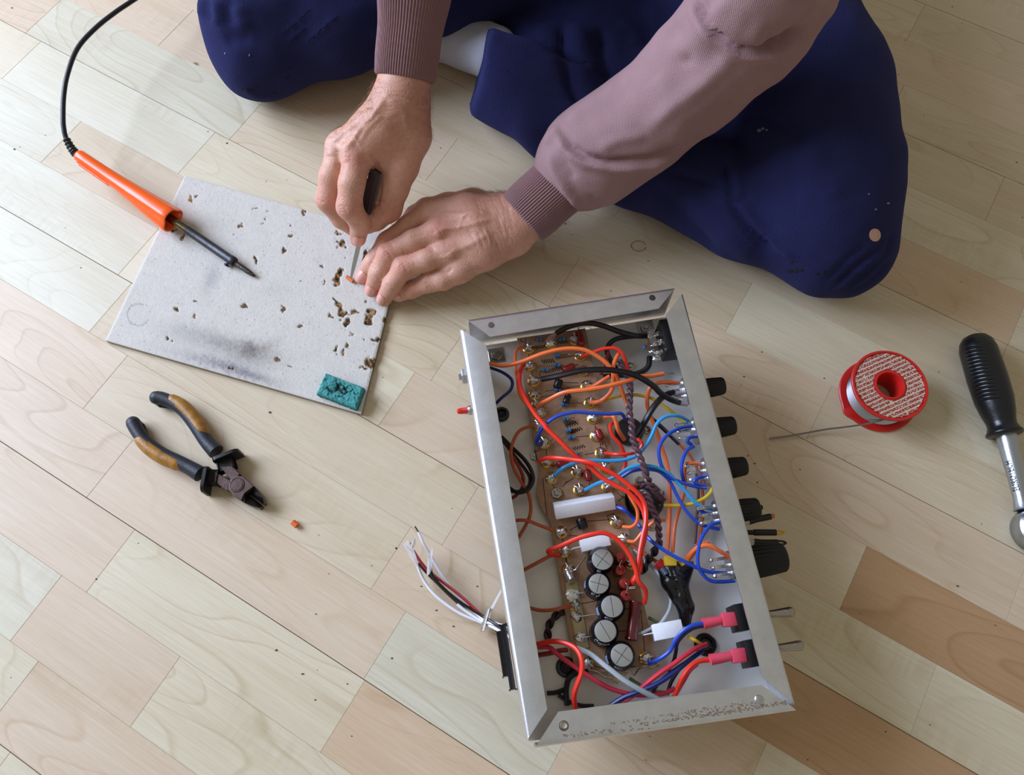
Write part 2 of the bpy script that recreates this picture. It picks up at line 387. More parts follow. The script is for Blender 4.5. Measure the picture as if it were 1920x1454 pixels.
amp = thing('amplifier', 'open aluminium amplifier chassis full of coloured wires and capacitors on the wooden floor', 'amplifier')
OUT = {'back': ((875, 598), (1267, 538), (919, 632), (1235, 579)), 'right': ((1281, 549), (1493, 1323), (1249, 590), (1430, 1271)),
       'front': ((1495, 1333), (1003, 1403), (1428, 1285), (1047, 1335)), 'left': ((987, 1391), (861, 617), (1026, 1331), (911, 646))}
def side(A, B, a, b, hole=None):
    A, B, a, b = [P(*q, ZT) for q in (A, B, a, b)]; wd = (np.linalg.norm(a - A) + np.linalg.norm(b - B)) / 2 * .8; t = .0014; r = .0035
    prof = [(0, ZF), (0, ZT - r)] + [(r - r * math.cos(x), ZT - r + r * math.sin(x)) for x in np.linspace(.3, math.pi / 2, 5)] + [(wd, ZT)]
    prof += [(wd, ZT - t)] + [(r - (r - t) * math.cos(x), ZT - r + (r - t) * math.sin(x)) for x in np.linspace(math.pi / 2, .3, 5)] + [(t, ZT - r), (t, ZF)]
    m = MB(); V = []
    for (s, z) in prof:
        f = s / wd
        for X, x in ((A, a), (B, b)):
            q = X + (x - X) * f; V.append((q[0], q[1], z))
    n = len(prof); F = [(2 * i, 2 * i + 1, 2 * ((i + 1) % n) + 1, 2 * ((i + 1) % n)) for i in range(n)]
    F += [tuple(2 * i for i in range(n)), tuple(2 * i + 1 for i in range(n))[::-1]]
    m.add(V, F); return m
def drill(o, centres, r):
    dg = None
    for c in centres:
        cm = MB(); cm.lathe([(r, -.01), (r, .004)], (c[0], c[1], c[2]), n=20); k = part('cutter', cm, ALU)
        md = o.modifiers.new('hole', 'BOOLEAN'); md.object = k; md.operation = 'DIFFERENCE'; md.solver = 'EXACT'
        bpy.context.view_layer.update(); dg = bpy.context.evaluated_depsgraph_get()
        me = bpy.data.meshes.new_from_object(o.evaluated_get(dg)); o.modifiers.clear(); o.data = me; bpy.data.objects.remove(k)
    me.polygons.foreach_set('use_smooth', [True] * len(me.polygons)); me.set_sharp_from_angle(angle=math.radians(35))
for nm, q in OUT.items():
    o = part('side_panel', side(*q), ALU, amp, angle=35)
    if nm == 'back': drill(o, [P(*W(1, 295, 383), ZT), P(*W(2, 452, 138), ZT)], .0029)
    if nm == 'front':
        drill(o, [P(*W(7, 611, 968), ZT)], .0036)
cs = [P(*q, ZT) for q in ((866, 605), (1277, 541), (1493, 1328), (993, 1400))]
cen = sum(cs) / 4
m = MB(); m.prism([(c + (cen - c) * .006)[:2] for c in cs], ZF - .0014, ZF); part('base_plate', m, ALU_IN, amp, smooth=False)
m = MB(); m.lathe([(0, 0), (.0033, 0), (.0033, .0006), (.0026, .0012), (0, .0014)], P(*W(8, 1220, 915), ZT)); part('rivet', m, STEEL, amp)
m = MB(); m.lathe([(0, 0), (.0026, 0), (.0026, .02), (.0022, .021), (0, .021)], P(*W(7, 598, 958), ZT - .024)); part('screw_boss', m, mat('boss_plastic', 'd9d3bd', .5), amp)
ux = U((cs[1] - cs[0]) * [1, 1, 0]); uy = U((cs[0] - cs[3]) * [1, 1, 0])   # along the short and the long side
wx = U((cs[1] - cs[2]) * [1, 1, 0]); rx = np.array([wx[1], -wx[0], 0])      # right wall direction and its outward normal
lx = U((cs[0] - cs[3]) * [1, 1, 0]); ln = np.array([-lx[1], lx[0], 0])
EZ = np.array([0, 0, 1.0])
# transformers the chassis stands on, underneath
for fx, fy in ((.34, .22), (.62, .74)):
    c = cs[3] + (cs[2] - cs[3]) * fx + (cs[0] - cs[3]) * fy; c[2] = (ZF - .0016) / 2
    m = MB(); m.box(c, ux * .031, uy * .036, EZ * (ZF - .0016) / 2 * .998, .002); tr = part('transformer', m, mat('lamination', '1b1b1d', .6), amp)
    m = MB(); m.box(c, ux * .036, uy * .022, EZ * .017, .004); part('coil', m, mat('coil_paper', '6d5a30', .7), tr)
# worn adhesive line along the front flange
g = np.random.default_rng(5); m = MB()
for i in range(430):
    t = g.random() ** .75; x = 100 + 1370 * t; y = 1150 - 205 * t + g.normal(0, 6 + 11 * t)
    m.blob(P(*W(8, x - 300 * (g.random() < .3), y + 44 * 0 ), ZT), .0003 + .00035 * g.random(), 5, i, .5, (1.6, .9, .12))
o = part('glue_residue', m, mat('glue_brown', '75624f', .8), amp); o['kind'] = 'stuff'
m = MB()
for i in range(60):
    x, y = 600 + 800 * g.random(), 0; y = 1060 - (x - 600) * .105 + g.normal(0, 9)
    m.blob(P(*W(7, x, y), ZT), .0003 + .0004 * g.random(), 5, i, .5, (1.6, .9, .12))
o = part('glue_residue', m, mat('glue_brown', '75624f', .8), amp); o['kind'] = 'stuff'

# ---- circuit board
BT = .0635
bp = [W(1, 525, 500), W(1, 1140, 410), W(3, 1290, 330), W(3, 1395, 800), W(3, 1480, 1280), W(5, 1500, 1180), W(5, 790, 1290), W(5, 735, 1130), W(3, 740, 1000), W(3, 712, 930), W(3, 640, 820),
      W(3, 602, 690), W(3, 618, 560), W(3, 636, 500), W(3, 600, 330), W(3, 540, 0), W(1, 600, 950)]
m = MB(); m.prism([P(*q, BT)[:2] for q in bp], BT - .0022, BT, .0003); board = part('circuit_board', m, FIBRE, amp, smooth=False)
for q in ((780, 690), (1200, 990)):
    m = MB(); c = Q(3, *q, 0); m.lathe([(.004, ZF), (.004, BT - .0022)], (c[0], c[1], 0), n=12); part('standoff', m, STEEL, amp)
for q in (W(5, 850, 1200), W(1, 1000, 470)):
    m = MB(); c = P(*q, BT); m.lathe([(.004, ZF), (.004, BT - .0022)], (c[0], c[1], 0), n=12); part('standoff', m, STEEL, amp)
# second layer at the right edge of the board (lower board edge in the photograph)
# drawn circuit lines: zigzag resistor signs and straight runs
m = MB()
def ink(c, pts, wd=.00032):
    for a, b in zip(pts[:-1], pts[1:]):
        A, B = Q(c, *a, BT * 1000 + .08), Q(c, *b, BT * 1000 + .08); d = U(B - A); n = np.array([-d[1], d[0], 0]) * wd
        m.add([A - n, B - n, B + n, A + n], [(0, 1, 2, 3)])
def zig(c, a, b, amp_, n=5):
    a, b = np.array(a, float), np.array(b, float); d = b - a; q = np.array([-d[1], d[0]]) / np.linalg.norm(d) * amp_
    ink(c, [a] + [a + d * (i + .5) / (2 * n) + q * (1 if i % 2 else -1) for i in range(2 * n)] + [b])
zig(1, (680, 590), (790, 570), 16); zig(1, (880, 545), (985, 530), 16); zig(1, (750, 715), (860, 700), 20); zig(1, (840, 785), (930, 770), 18)
zig(3, (860, 80), (960, 50), 18); zig(3, (900, 150), (990, 120), 18); zig(3, (930, 300), (1040, 270), 16); zig(1, (960, 1300), (1070, 1260), 18); zig(1, (1000, 1350), (1110, 1310), 18)
for c, pts in [(1, [(600, 500), (600, 560)]), (1, [(630, 640), (640, 720)]), (1, [(655, 790), (670, 870)]), (1, [(870, 690), (1050, 655)]), (1, [(730, 870), (735, 800), (790, 790)]), (1, [(560, 510), (560, 535), (590, 535)]),
               (1, [(1010, 530), (1040, 520)]), (1, [(780, 980), (1090, 930)]), (1, [(930, 900), (1080, 905)]), (1, [(1020, 1090), (1150, 1080)]), (1, [(750, 1030), (900, 1000)]), (3, [(960, 190), (1090, 180)]), (3, [(1040, 350), (1150, 330)]),
               (3, [(690, 280), (695, 390)]), (3, [(740, 600), (780, 680)]), (3, [(1130, 90), (1140, 150)]), (3, [(1180, 240), (1180, 310)]), (3, [(1210, 230), (1240, 300)]), (3, [(660, 560), (690, 830), (700, 900)]), (3, [(840, 640), (880, 590), (860, 610)]),
               (3, [(880, 600), (940, 560)]), (3, [(840, 1100), (840, 1180)]), (3, [(900, 1030), (980, 990)]), (3, [(1060, 950), (1260, 935)]), (3, [(1260, 950), (1240, 900), (1300, 880)]), (3, [(1300, 880), (1300, 910)]),
               (3, [(860, 1250), (880, 1350)]), (3, [(1330, 690), (1380, 740), (1340, 770)]), (3, [(900, 1080), (1040, 1085)]), (5, [(680, 210), (690, 300)]), (5, [(800, 640), (1000, 600)]), (5, [(1350, 690), (1390, 1100)]), (5, [(1150, 885), (1220, 880)]),
               (5, [(1200, 690), (1250, 680)]), (5, [(890, 1180), (1040, 1230), (1300, 1200)]), (3, [(640, 300), (590, 330)])]: ink(c, pts)
o = part('printed_lines', m, mat('ink', '3a2a20', .8), board); o['kind'] = 'stuff'
# solder posts: brass collar, blob of solder with clipped wire ends
POSTS = [(1, 630, 597), (1, 832, 552), (1, 1045, 520), (1, 640, 750), (1, 1095, 665), (1, 1120, 800), (1, 675, 892), (1, 680, 1012), (1, 700, 1105), (1, 738, 1165), (1, 1180, 1085), (1, 1150, 935), (1, 1210, 1228), (1, 1235, 1385),
         (3, 625, 95), (3, 675, 247), (3, 695, 418), (3, 740, 562), (3, 970, 512), (3, 990, 672), (3, 1245, 642), (3, 1185, 337), (3, 1215, 465), (3, 825, 1050), (3, 1325, 962), (3, 858, 1220), (3, 1390, 1115), (3, 890, 1390),
         (5, 755, 645), (5, 1395, 1130), (5, 1250, 275), (5, 868, 1170)]
for i, (c, x, y) in enumerate(POSTS):
    o_ = Q(c, x, y, BT * 1000); m = MB(); m.lathe([(.0053, 0), (.0053, .0005), (.0044, .0011), (.0036, .0013), (.0034, .002)], o_, n=18); pst = part('solder_post', m, BRASS, amp)
    m = MB(); m.blob(o_ + [0, 0, .0026], .0041, 9, i, .45, (1, 1, .85)); gg = np.random.default_rng(i)
    for k in range(3):
        a = gg.random() * 6.28; d = np.array([math.cos(a), math.sin(a), 0]); m.tube([o_ + [0, 0, .004] - d * .003, o_ + [0, 0, .0058] + d * .001, o_ + [0, 0, .0048] + d * .0052], .0006, 5, 3)
    part('solder', m, SOLDER, pst)
# hex nuts
def hexnut(c, x, y, z, r, plate=None):
    o_ = Q(c, x, y, z); m = MB()
    if plate:
        m.box(o_ + [0, 0, .0005], ux * plate, uy * plate, EZ * .0005, .0002)
    b = .001 if plate else 0
    m.lathe([(r, b), (r, b + .0022), (r * .9, b + .0026), (r * .55, b + .0026), (r * .5, b + .0018), (0, b + .0018)], o_, n=6)
    m.lathe([(r * .5, b), (r * .5, b + .0036), (r * .4, b + .004), (0, b + .004)], o_, n=12); return part('hex_nut', m, NICKEL, amp, smooth=False)
hexnut(3, 785, 702, BT * 1000, .0052); hexnut(3, 592, 362, ZF * 1000, .0050); hexnut(1, 340, 658, ZF * 1000, .0052, .0072); hexnut(2, 390, 420, ZF * 1000, .0052, .0078)
hexnut(2, 250, 770, ZF * 1000, .0042); hexnut(4, 390, 132, ZF * 1000, .0040); hexnut(4, 332, 590, ZF * 1000, .0042); hexnut(4, 430, 1000, ZF * 1000, .0040)
# electrolytic capacitors standing on the board
SLV = mat('capacitor_sleeve', '0d0f16', .28); CAPA = mat('capacitor_top', 'c3c7ca', .34, .85, bump=.03); INKW = mat('white_print', 'd5d9e2', .5); STRP = mat('sleeve_stripe', 'a9c2e6', .45)
def bent_text(s, size, o_, r, z, ang0):
    V, F = text_geo(s, size); out = []
    for v in V:
        a = ang0 + v[0] / r; q_ = r * .895 - v[1] * .52 + .00025; out.append((o_[0] + math.cos(a) * q_, o_[1] + math.sin(a) * q_, z + v[1] * .83))
    return out, F
for i, (x, y, r, txt, sa) in enumerate([(1005, 235, .0107, 'IIII', 200), (972, 455, .0100, '47 \u00b5F', 175), (1092, 660, .0107, '450V', 195), (1032, 882, .0107, '(Topcon)', 210), (1180, 1100, .0108, '400V', 195)]):
    hgt = .021; top = Q(5, x, y, 1000 * BT + 1000 * hgt); o_ = np.array([top[0], top[1], BT])
    e = thing('electrolytic_capacitor', '', ''); del e['label']; del e['category']; e.parent = amp; e.location = o_
    z3 = np.zeros(3)
    m = MB(); m.lathe([(r * .93, 0), (r, .001), (r, .0035), (r * .93, .0045), (r, .0055), (r, hgt - .0040), (r * .99, hgt - .0035), (r * .80, hgt - .0002), (r * .80, hgt), (r * .78, hgt - .0002), (r * .76, hgt - .0006)], z3, n=40); part('sleeve', m, SLV, e)
    m = MB(); m.lathe([(r * .775, hgt - .0012), (r * .775, hgt - .0004), (r * .7, hgt - .0001), (0, hgt)], z3, n=32); tp = part('aluminium_top', m, CAPA, e)
    m = MB(); rr = r * .68
    for q in range(2):
        a = .9 + q * 1.57 + i * .4
        if i in (2, 3) and q == 1: continue
        d = np.array([math.cos(a), math.sin(a), 0]) * rr; n = np.array([-d[1], d[0], 0]) / rr * .00022
        m.add([-d - n + EZ * (hgt + .0001), d - n + EZ * (hgt + .0001), d + n + EZ * (hgt + .0001), -d + n + EZ * (hgt + .0001)], [(0, 1, 2, 3)])
    part('vent_score', m, mat('score', '6e7274', .4, 1.0), e)
    V, F = bent_text(txt, .0036, z3, r, hgt - .00170, math.radians(252)); part('printed_text', MB().add(V, F), INKW, e, smooth=False)
    if i != 0 and i != 3:
        m = MB(); ang = [math.radians(sa + d) for d in np.linspace(-16, 16, 7)]
        V = [(math.cos(a) * (r + .00005), math.sin(a) * (r + .00005), z) for a in ang for z in (.004, hgt - .0041)]
        m.add(V, [(2 * k, 2 * k + 2, 2 * k + 3, 2 * k + 1) for k in range(6)]); part('sleeve_stripe', m, STRP, e, smooth=False)
# ground bus strip with soldered capacitor leads
m = MB(); A, B = Q(5, 725, 440, BT * 1000 + .5), Q(5, 835, 1040, BT * 1000 + .5); d = U(B - A); n = np.array([-d[1], d[0], 0])
m.box((A + B) / 2, (B - A) / 2, n * .0048, EZ * .0004, .0002); part('bus_strip', m, mat('tinned_strip', 'b5a57a', .45, .5, bump=.1), amp)
for (x, y, x2, y2) in ((735, 555, 880, 525), (780, 755, 985, 725), (810, 945, 930, 925)):
    m = MB(); o_ = Q(5, x, y, BT * 1000 + 1); m.blob(o_, .0042, 8, x, .7, (1.3, 1, .45)); m.tube([o_ + EZ * .001, Q(5, (x + x2) / 2, (y + y2) / 2, 67), Q(5, x2, y2, 67)], .0006, 6, 4); part('solder', m, SOLDER, amp)
m = MB(); m.tube([Q(5, 690, 340, 66), Q(5, 735, 430, 70)], .0042, 12); m.tube([Q(5, 720, 345, 70), Q(5, 770, 320, 74), Q(5, 855, 200, 72)], .0007, 6, 5); part('tinned_lug', m, SOLDER, amp)
# white ceramic resistors
m = MB(); A, B = Q(3, 765, 860, 71), Q(3, 1300, 768, 71); d = U(B - A); n = np.array([-d[1], d[0], 0]); tl = U(n * .82 + EZ * .57); t2 = np.cross(d, tl)
hl = np.linalg.norm(B - A) / 2; c = (A + B) / 2; m.box(c + EZ * .0012, d * hl, tl * .0056, t2 * .0056, .0007); part('cement_resistor', m, CER, amp, label='long white bar resistor across the board')
for (cc, a, b, zz, hw, hh) in ((3, (1000, 1180), (1258, 1120), 72, .0050, .0042), (6, (245, 1030), (540, 975), 74, .0062, .0044)):
    A, B = Q(cc, *a, zz), Q(cc, *b, zz); d = U(B - A); n = np.array([-d[1], d[0], 0]); m = MB(); m.box((A + B) / 2, (B - A) / 2, n * hw, EZ * hh, .0006)
    for s_, e_ in ((A, -1), (B, 1)): m.tube([s_, s_ + d * e_ * .006, s_ + d * e_ * .008 - EZ * .007], .0005, 5, 3)
    part('cement_resistor', m, CER, amp)
# dipped film capacitors (dark red)
RED = mat('red_resin', '8c1712', .25, coat=.4); WINE = mat('wine_resin', '5e0f14', .25, coat=.4)
for (c, x, y, x2, y2, r, z) in [(1, 1085, 430, 1112, 575, .0032, 68), (1, 940, 795, 1045, 745, .0032, 69), (3, 785, 440, 900, 430, .0032, 67), (3, 1058, 480, 1078, 590, .0034, 68), (3, 1150, 120, 1190, 220, .0033, 69)]:
    A, B = Q(c, x, y, z), Q(c, x2, y2, z); d = U(B - A); m = MB(); L_ = np.linalg.norm(B - A)
    m.lathe([(0, 0), (r * .6, .0004), (r * .93, .0016), (r, .003), (r, L_ - .003), (r * .93, L_ - .0016), (r * .6, L_ - .0004), (0, L_)], A, d, 14)
    m.tube([A - d * .004 - EZ * .003, A], .0005, 5); m.tube([B, B + d * .004 - EZ * .003], .0005, 5); part('film_capacitor', m, RED, amp)
for (x, y) in ((1175, 222), (1168, 330), (1207, 450), (1217, 560)):
    o_ = Q(5, x, y, 78); o_ = np.array([o_[0], o_[1], BT]); m = MB(); r = .0045
    m.lathe([(r * .9, 0), (r, .002), (r, .012), (r * .9, .0142), (r * .5, .015), (0, .0152)], o_, n=20); part('upright_resistor', m, RED, amp)
for pts in ([(1172, 225, 79), (1175, 255, 82), (1160, 290, 82), (1168, 332, 79)], [(1207, 450, 79), (1232, 480, 82), (1222, 530, 82), (1220, 560, 79)]):
    m = MB(); m.tube([Q(5, *q) for q in pts], .0008, 6, 5); part('resistor_lead', m, NICKEL, amp)
m = MB(); m.tube([Q(5, 1240, 495, 76), Q(5, 1300, 493, 77)], .0014, 8); part('tinned_lug', m, SOLDER, amp)
m = MB(); A, B = Q(5, 1305, 615, 72), Q(5, 1265, 970, 72); d = U(B - A); L_ = np.linalg.norm(B - A); r = .0052
m.lathe([(r * .7, 0), (r, .0006), (r, .002), (r * .86, .003), (r * .86, L_ - .003), (r, L_ - .002), (r, L_ - .0006), (r * .7, L_)], A, d, 18); part('tubular_resistor', m, WINE, amp)
# small blue resistors
RB = mat('resistor_blue', '3f7fb4', .4); BAND = mat('resistor_band', '1c2c50', .5)
for (c, x, y, an, l, lx1, lx2) in [(1, 725, 512, 0, 62, 60, 40), (1, 928, 510, -5, 66, 60, 60), (1, 890, 655, -5, 56, 0, 90), (1, 885, 742, 10, 66, 190, 0), (1, 780, 788, -3, 66, 50, 40), (1, 895, 967, -5, 66, 130, 160), (1, 955, 1095, -10, 74, 170, 150),
                               (3, 868, 32, -8, 66, 120, 50), (3, 890, 135, -20, 60, 160, 20), (3, 918, 195, -5, 70, 150, 0), (3, 950, 345, -10, 60, 40, 40)]:
    a = math.radians(an); dx, dy = math.cos(a) * l / 2, math.sin(a) * l / 2; z = 1000 * BT + 2.2
    A, B = Q(c, x - dx, y - dy, z), Q(c, x + dx, y + dy, z); d = U(B - A); L_ = np.linalg.norm(B - A); m = MB(); r = .0017
    m.lathe([(0, 0), (r, .0005), (r * 1.1, .0018), (r * .82, .003), (r * .82, L_ - .003), (r * 1.1, L_ - .0018), (r, L_ - .0005), (0, L_)], A, d, 12); rs = part('blue_resistor', m, RB, amp)
    m = MB()
    for f in (.3, .42, .54, .68): m.lathe([(r * .86, L_ * f - .0003), (r * .9, L_ * f), (r * .86, L_ * f + .0003)], A, d, 12)
    part('colour_band', m, BAND, rs)
    m = MB()
    for E_, s_, q in ((A, -1, lx1), (B, 1, lx2)):
        if q: k = Q(c, x + s_ * (dx + math.cos(a) * q), y + s_ * (dy + math.sin(a) * q) + (40 if q > 100 else 0), z + .5); m.tube([E_, (E_ + k) / 2 + EZ * .0012, k], .00035, 5, 4)
    if m.v: part('lead', m, NICKEL, rs)
for (c, x, y, x2, y2, r) in [(1, 905, 880, 885, 950, .0046), (1, 990, 1010, 960, 1085, .0036), (3, 1000, 930, 1028, 1015, .0052)]:
    A, B = Q(c, x, y, 68), Q(c, x2, y2, 68); m = MB(); L_ = np.linalg.norm(B - A); r2 = r * .8
    m.lathe([(0, 0), (r2 * .9, 0), (r2, .0006), (r2, L_ * .25), (r2 * .93, L_ * .28), (r2, L_ * .31), (r2, L_ - .0006), (r2 * .9, L_), (0, L_)], A, U(B - A), 16); part('axial_capacitor', m, SLV, amp)
# snaking bare leads and small resistors at the front end of the board
for pts in ([(850, 1180, 66), (890, 1230, 68), (960, 1250, 68), (1020, 1290, 67), (1090, 1310, 68)], [(1040, 1300, 67), (1070, 1265, 70), (1120, 1290, 68)], [(1200, 1250, 68), (1250, 1240, 70), (1290, 1280, 70), (1330, 1230, 70), (1390, 1200, 71), (1440, 1215, 70), (1520, 1190, 70)]):
    m = MB(); m.tube([Q(5, *q) for q in pts], .0007, 6, 5); part('bare_lead', m, mat('tinned_wire', 'c9b89a', .3, 1.0), amp)
for (x, y, x2, y2) in ((1100, 1315, 1160, 1335), (1180, 1240, 1230, 1265)):
    A, B = Q(5, x, y, 67), Q(5, x2, y2, 67); m = MB(); m.lathe([(0, 0), (.0025, .0006), (.0022, .003), (.0025, np.linalg.norm(B - A) - .0006), (0, np.linalg.norm(B - A))], A, U(B - A), 12); part('tan_resistor', m, mat('tan_body', 'a9865a', .5), amp)
# tube sockets, grommets
m = MB(); o_ = Q(4, 375, 765, ZF * 1000); m.lathe([(.0165, 0), (.0165, .003), (.0145, .007), (.006, .0085), (0, .0085)], o_, n=32); sk = part('valve_socket', m, mat('socket_black', '1d1718', .4), amp)
for k in range(8):
    a = k * math.pi / 4 + .3; d = np.array([math.cos(a), math.sin(a), 0]); m = MB(); m.box(o_ + d * .0125 + EZ * .0085, d * .0004, np.cross(d, EZ) * .0015, EZ * .004, .0002); part('pin', m, NICKEL, sk)
m = MB(); o_ = Q(4, 235, 150, ZF * 1000); m.lathe([(.0125, 0), (.0125, .004), (.011, .008), (.004, .009), (0, .009)], o_, n=32); part('valve_socket', m, mat('socket_black', '1d1718', .4), amp)
for (c, x, y, r) in ((1, 385, 1190, .0068), (6, 780, 1150, .0088), (7, 630, 440, .008), (1, 1700, 1330, .0)):
    if r:
        o_ = Q(c, x, y, ZF * 1000); m = MB(); m.lathe([(r * 1.0, 0), (r * 1.02, .0016), (r * .9, .003), (r * .62, .0032), (r * .55, .0022), (r * .5, .0006), (0, .0004)], o_, n=28); part('rubber_grommet', m, BLKG, amp)
for q, t in ((P(*W(4, 200, 730), ZF + .0001), 1.2), (P(*W(4, 535, 700), ZF + .0001), .7)):
    V, F = text_geo('H', .006); a = math.atan2(uy[1], uy[0]) - math.pi / 2 + (t - .9); R2 = np.array([[math.cos(a), -math.sin(a)], [math.sin(a), math.cos(a)]])
    V = [(*(R2 @ v[:2] + q[:2]), q[2]) for v in V]; part('marker_letter', MB().add(V, F), BLK, amp, smooth=False)
# ------------------------------------------------------------------ wiring of the amplifier
def wire(color, r, *segs, n=8):
    pts = []
    for s in segs:
        c = s[0]; pts += [Q(c, *q) for q in s[1:]]
    m = MB(); m.tube(pts, r / 1000.0, n, 5); return part('wire', m, wire_mat(color), amp)
def bare(r, c, *pts):
    m = MB(); m.tube([Q(c, *q) for q in pts], r / 1000.0, 6, 4); return part('bare_wire_end', m, SOLDER, amp)
O, B_, M_ = 1.85, 1.5, 1.45
wire('orange', O, (1, (270, 728, 75), (400, 750, 82), (560, 715, 88), (760, 640, 95), (950, 598, 98), (1120, 605, 98), (1250, 665, 96), (1350, 745, 94), (1410, 830, 90), (1450, 930, 85), (1512, 1090, 78)))
wire('orange', M_, (1, (590, 588, 70), (535, 592, 75), (508, 650, 77), (513, 760, 77), (528, 870, 77), (545, 990, 74), (590, 1075, 72), (640, 1105, 69)))
wire('red', O, (1, (590, 745, 70), (572, 755, 75), (550, 820, 80), (552, 930, 84), (610, 1060, 88), (700, 1200, 92), (800, 1310, 95)), (3, (680, 100, 98), (800, 215, 99), (900, 315, 99), (985, 385, 97), (1095, 465, 95), (1180, 548, 94), (1300, 620, 95), (1430, 690, 96), (1520, 780, 95), (1570, 870, 94), (1590, 1000, 93), (1575, 1120, 92), (1545, 1230, 90)), (5, (1345, 330, 84), (1290, 410, 78), (1262, 490, 72)))
wire('red', O, (3, (625, 412, 72), (690, 382, 80), (800, 382, 90), (950, 400, 96), (1080, 420, 101), (1180, 462, 101), (1330, 545, 101), (1470, 655, 101), (1550, 740, 100), (1585, 830, 99), (1588, 960, 98), (1560, 1090, 96), (1535, 1220, 94), (1520, 1330, 92)), (5, (1310, 380, 90), (1290, 430, 88)))
wire('red', O, (5, (615, 203, 68), (545, 192, 75), (520, 158, 79), (620, 120, 85), (780, 50, 92), (920, 10, 97), (1030, 2, 98), (1140, 60, 97), (1240, 180, 95), (1300, 310, 93), (1330, 430, 91), (1385, 500, 87), (1397, 560, 82), (1385, 630, 74)))
wire('rust', M_, (3, (755, 1032, 70), (640, 990, 76), (540, 950, 78), (470, 940, 78), (400, 945, 77)))
wire('rust', M_, (3, (580, 85, 70), (460, 130, 78), (400, 220, 80), (375, 330, 80), (400, 470, 76), (470, 600, 72), (530, 700, 71), (553, 800, 72), (545, 900, 74), (500, 1000, 70), (440, 1100, 66)))
wire('deep', M_, (3, (370, 340, 78), (430, 430, 76), (480, 540, 74), (478, 640, 70), (430, 710, 66), (370, 750, 63)))
wire('rust', M_ + .1, (3, (800, 1240, 68), (740, 1255, 72), (620, 1320, 71), (480, 1395, 68)))
wire('rust', M_, (5, (725, 655, 68), (660, 668, 73), (560, 692, 73), (450, 697, 70), (350, 675, 68)))
wire('black', M_ + .2, (3, (290, 190, 66), (400, 300, 71), (500, 400, 75), (560, 500, 77), (572, 590, 76), (520, 672, 74), (430, 692, 72), (360, 650, 70)))
wire('black', M_, (3, (300, 225, 68), (400, 350, 72), (500, 480, 74), (545, 560, 74), (530, 640, 72), (450, 680, 70), (370, 680, 68)))
wire('navy', M_, (1, (280, 765, 71), (400, 812, 73), (478, 880, 75), (468, 965, 75), (385, 1040, 73), (335, 1090, 70)))
wire('black', 2.5, (1, (880, 455, 85), (1000, 395, 92), (1150, 365, 95), (1300, 390, 93), (1450, 445, 90), (1600, 480, 86), (1700, 482, 80)))
m = MB(); m.tube([Q(1, 800, 520, 72), Q(1, 838, 482, 79), Q(1, 885, 453, 85)], .0018, 8, 4); part('cable_core', m, mat('clear_core', 'c9a9a0', .25, trans=.2), amp)
wire('black', 2.3, (1, (1680, 478, 76), (1560, 485, 76), (1430, 505, 75), (1360, 550, 72), (1335, 620, 68), (1370, 700, 65), (1420, 780, 64)))
wire('black', 2.6, (1, (750, 870, 80), (900, 840, 90), (1100, 795, 98), (1300, 785, 102), (1450, 800, 102), (1600, 840, 100), (1750, 930, 96)), (2, (520, 1000, 92), (610, 1060, 86), (695, 1092, 80)))
bare(.8, 1, (680, 892, 69), (720, 882, 75), (755, 870, 80))
wire('black', 2.6, (2, (645, 998, 84), (560, 1030, 87), (480, 1110, 88), (420, 1200, 86), (370, 1290, 81), (310, 1390, 73), (250, 1430, 66)))
wire('black', 2.5, (1, (1718, 670, 70), (1705, 760, 71), (1620, 815, 69), (1500, 832, 66), (1300, 850, 65)))
for (a, b) in (((2, 650, 1012, 84), (2, 765, 1000, 82)), ((2, 690, 1095, 80), (2, 770, 1105, 79))):
    m = MB(); m.tube([Q(*a), Q(*b)], .0021, 10); part('cable_core', m, mat('clear_core2', 'b7a2a8', .25, trans=.2), amp)
wire('black', 2.0, (4, (430, 15, 68), (560, 130, 67), (690, 255, 66)))
wire('rust', M_, (4, (688, 250, 66), (800, 380, 66), (862, 510, 65), (893, 650, 64), (903, 800, 64), (890, 1000, 64), (850, 1180, 64), (790, 1280, 66), (720, 1330, 68)))
wire('yellow', 1.5, (2, (0, 1075, 74), (120, 1040, 77), (250, 1020, 78), (400, 1038, 78), (500, 1085, 77), (640, 1185, 74), (760, 1285, 72)))
wire('orange', O, (1, (705, 1120, 70), (740, 1090, 74), (800, 1060, 79), (950, 990, 88), (1150, 965, 93), (1350, 930, 96), (1560, 872, 97)), (2, (330, 855, 96), (440, 850, 93), (555, 830, 90)))
bare(.9, 2, (550, 832, 90), (600, 827, 88), (645, 826, 87))
wire('orange', O, (1, (1190, 1078, 69), (1230, 1080, 75), (1300, 1055, 78), (1378, 970, 84), (1390, 850, 89), (1398, 730, 90), (1440, 640, 86)))
wire('orange', O, (1, (1160, 945, 70), (1220, 930, 76), (1300, 880, 82), (1360, 845, 84)))
wire('red', M_ + .1, (1, (1100, 670, 70), (1140, 652, 78), (1230, 620, 86), (1330, 592, 90), (1430, 600, 91), (1490, 670, 88), (1525, 790, 80)))
wire('deep', M_, (1, (1280, 830, 70), (1295, 770, 74), (1330, 690, 76), (1350, 630, 74)))
wire('orange', O, (2, (690, 912, 82), (560, 905, 86), (460, 930, 86), (410, 1010, 82), (408, 1130, 75), (450, 1250, 69), (500, 1380, 65)), (4, (520, 250, 64), (570, 400, 64), (597, 540, 64), (602, 700, 64), (602, 900, 64), (592, 1100, 64), (580, 1270, 66)))
wire('light', B_, (4, (775, 48, 84), (680, 2, 90), (570, 8, 92), (490, 70, 91), (440, 180, 89), (385, 275, 87), (310, 355, 85), (210, 393, 84), (90, 405, 83)), (3, (1050, 405, 80), (930, 432, 78), (840, 472, 76), (785, 520, 70), (755, 550, 67)))
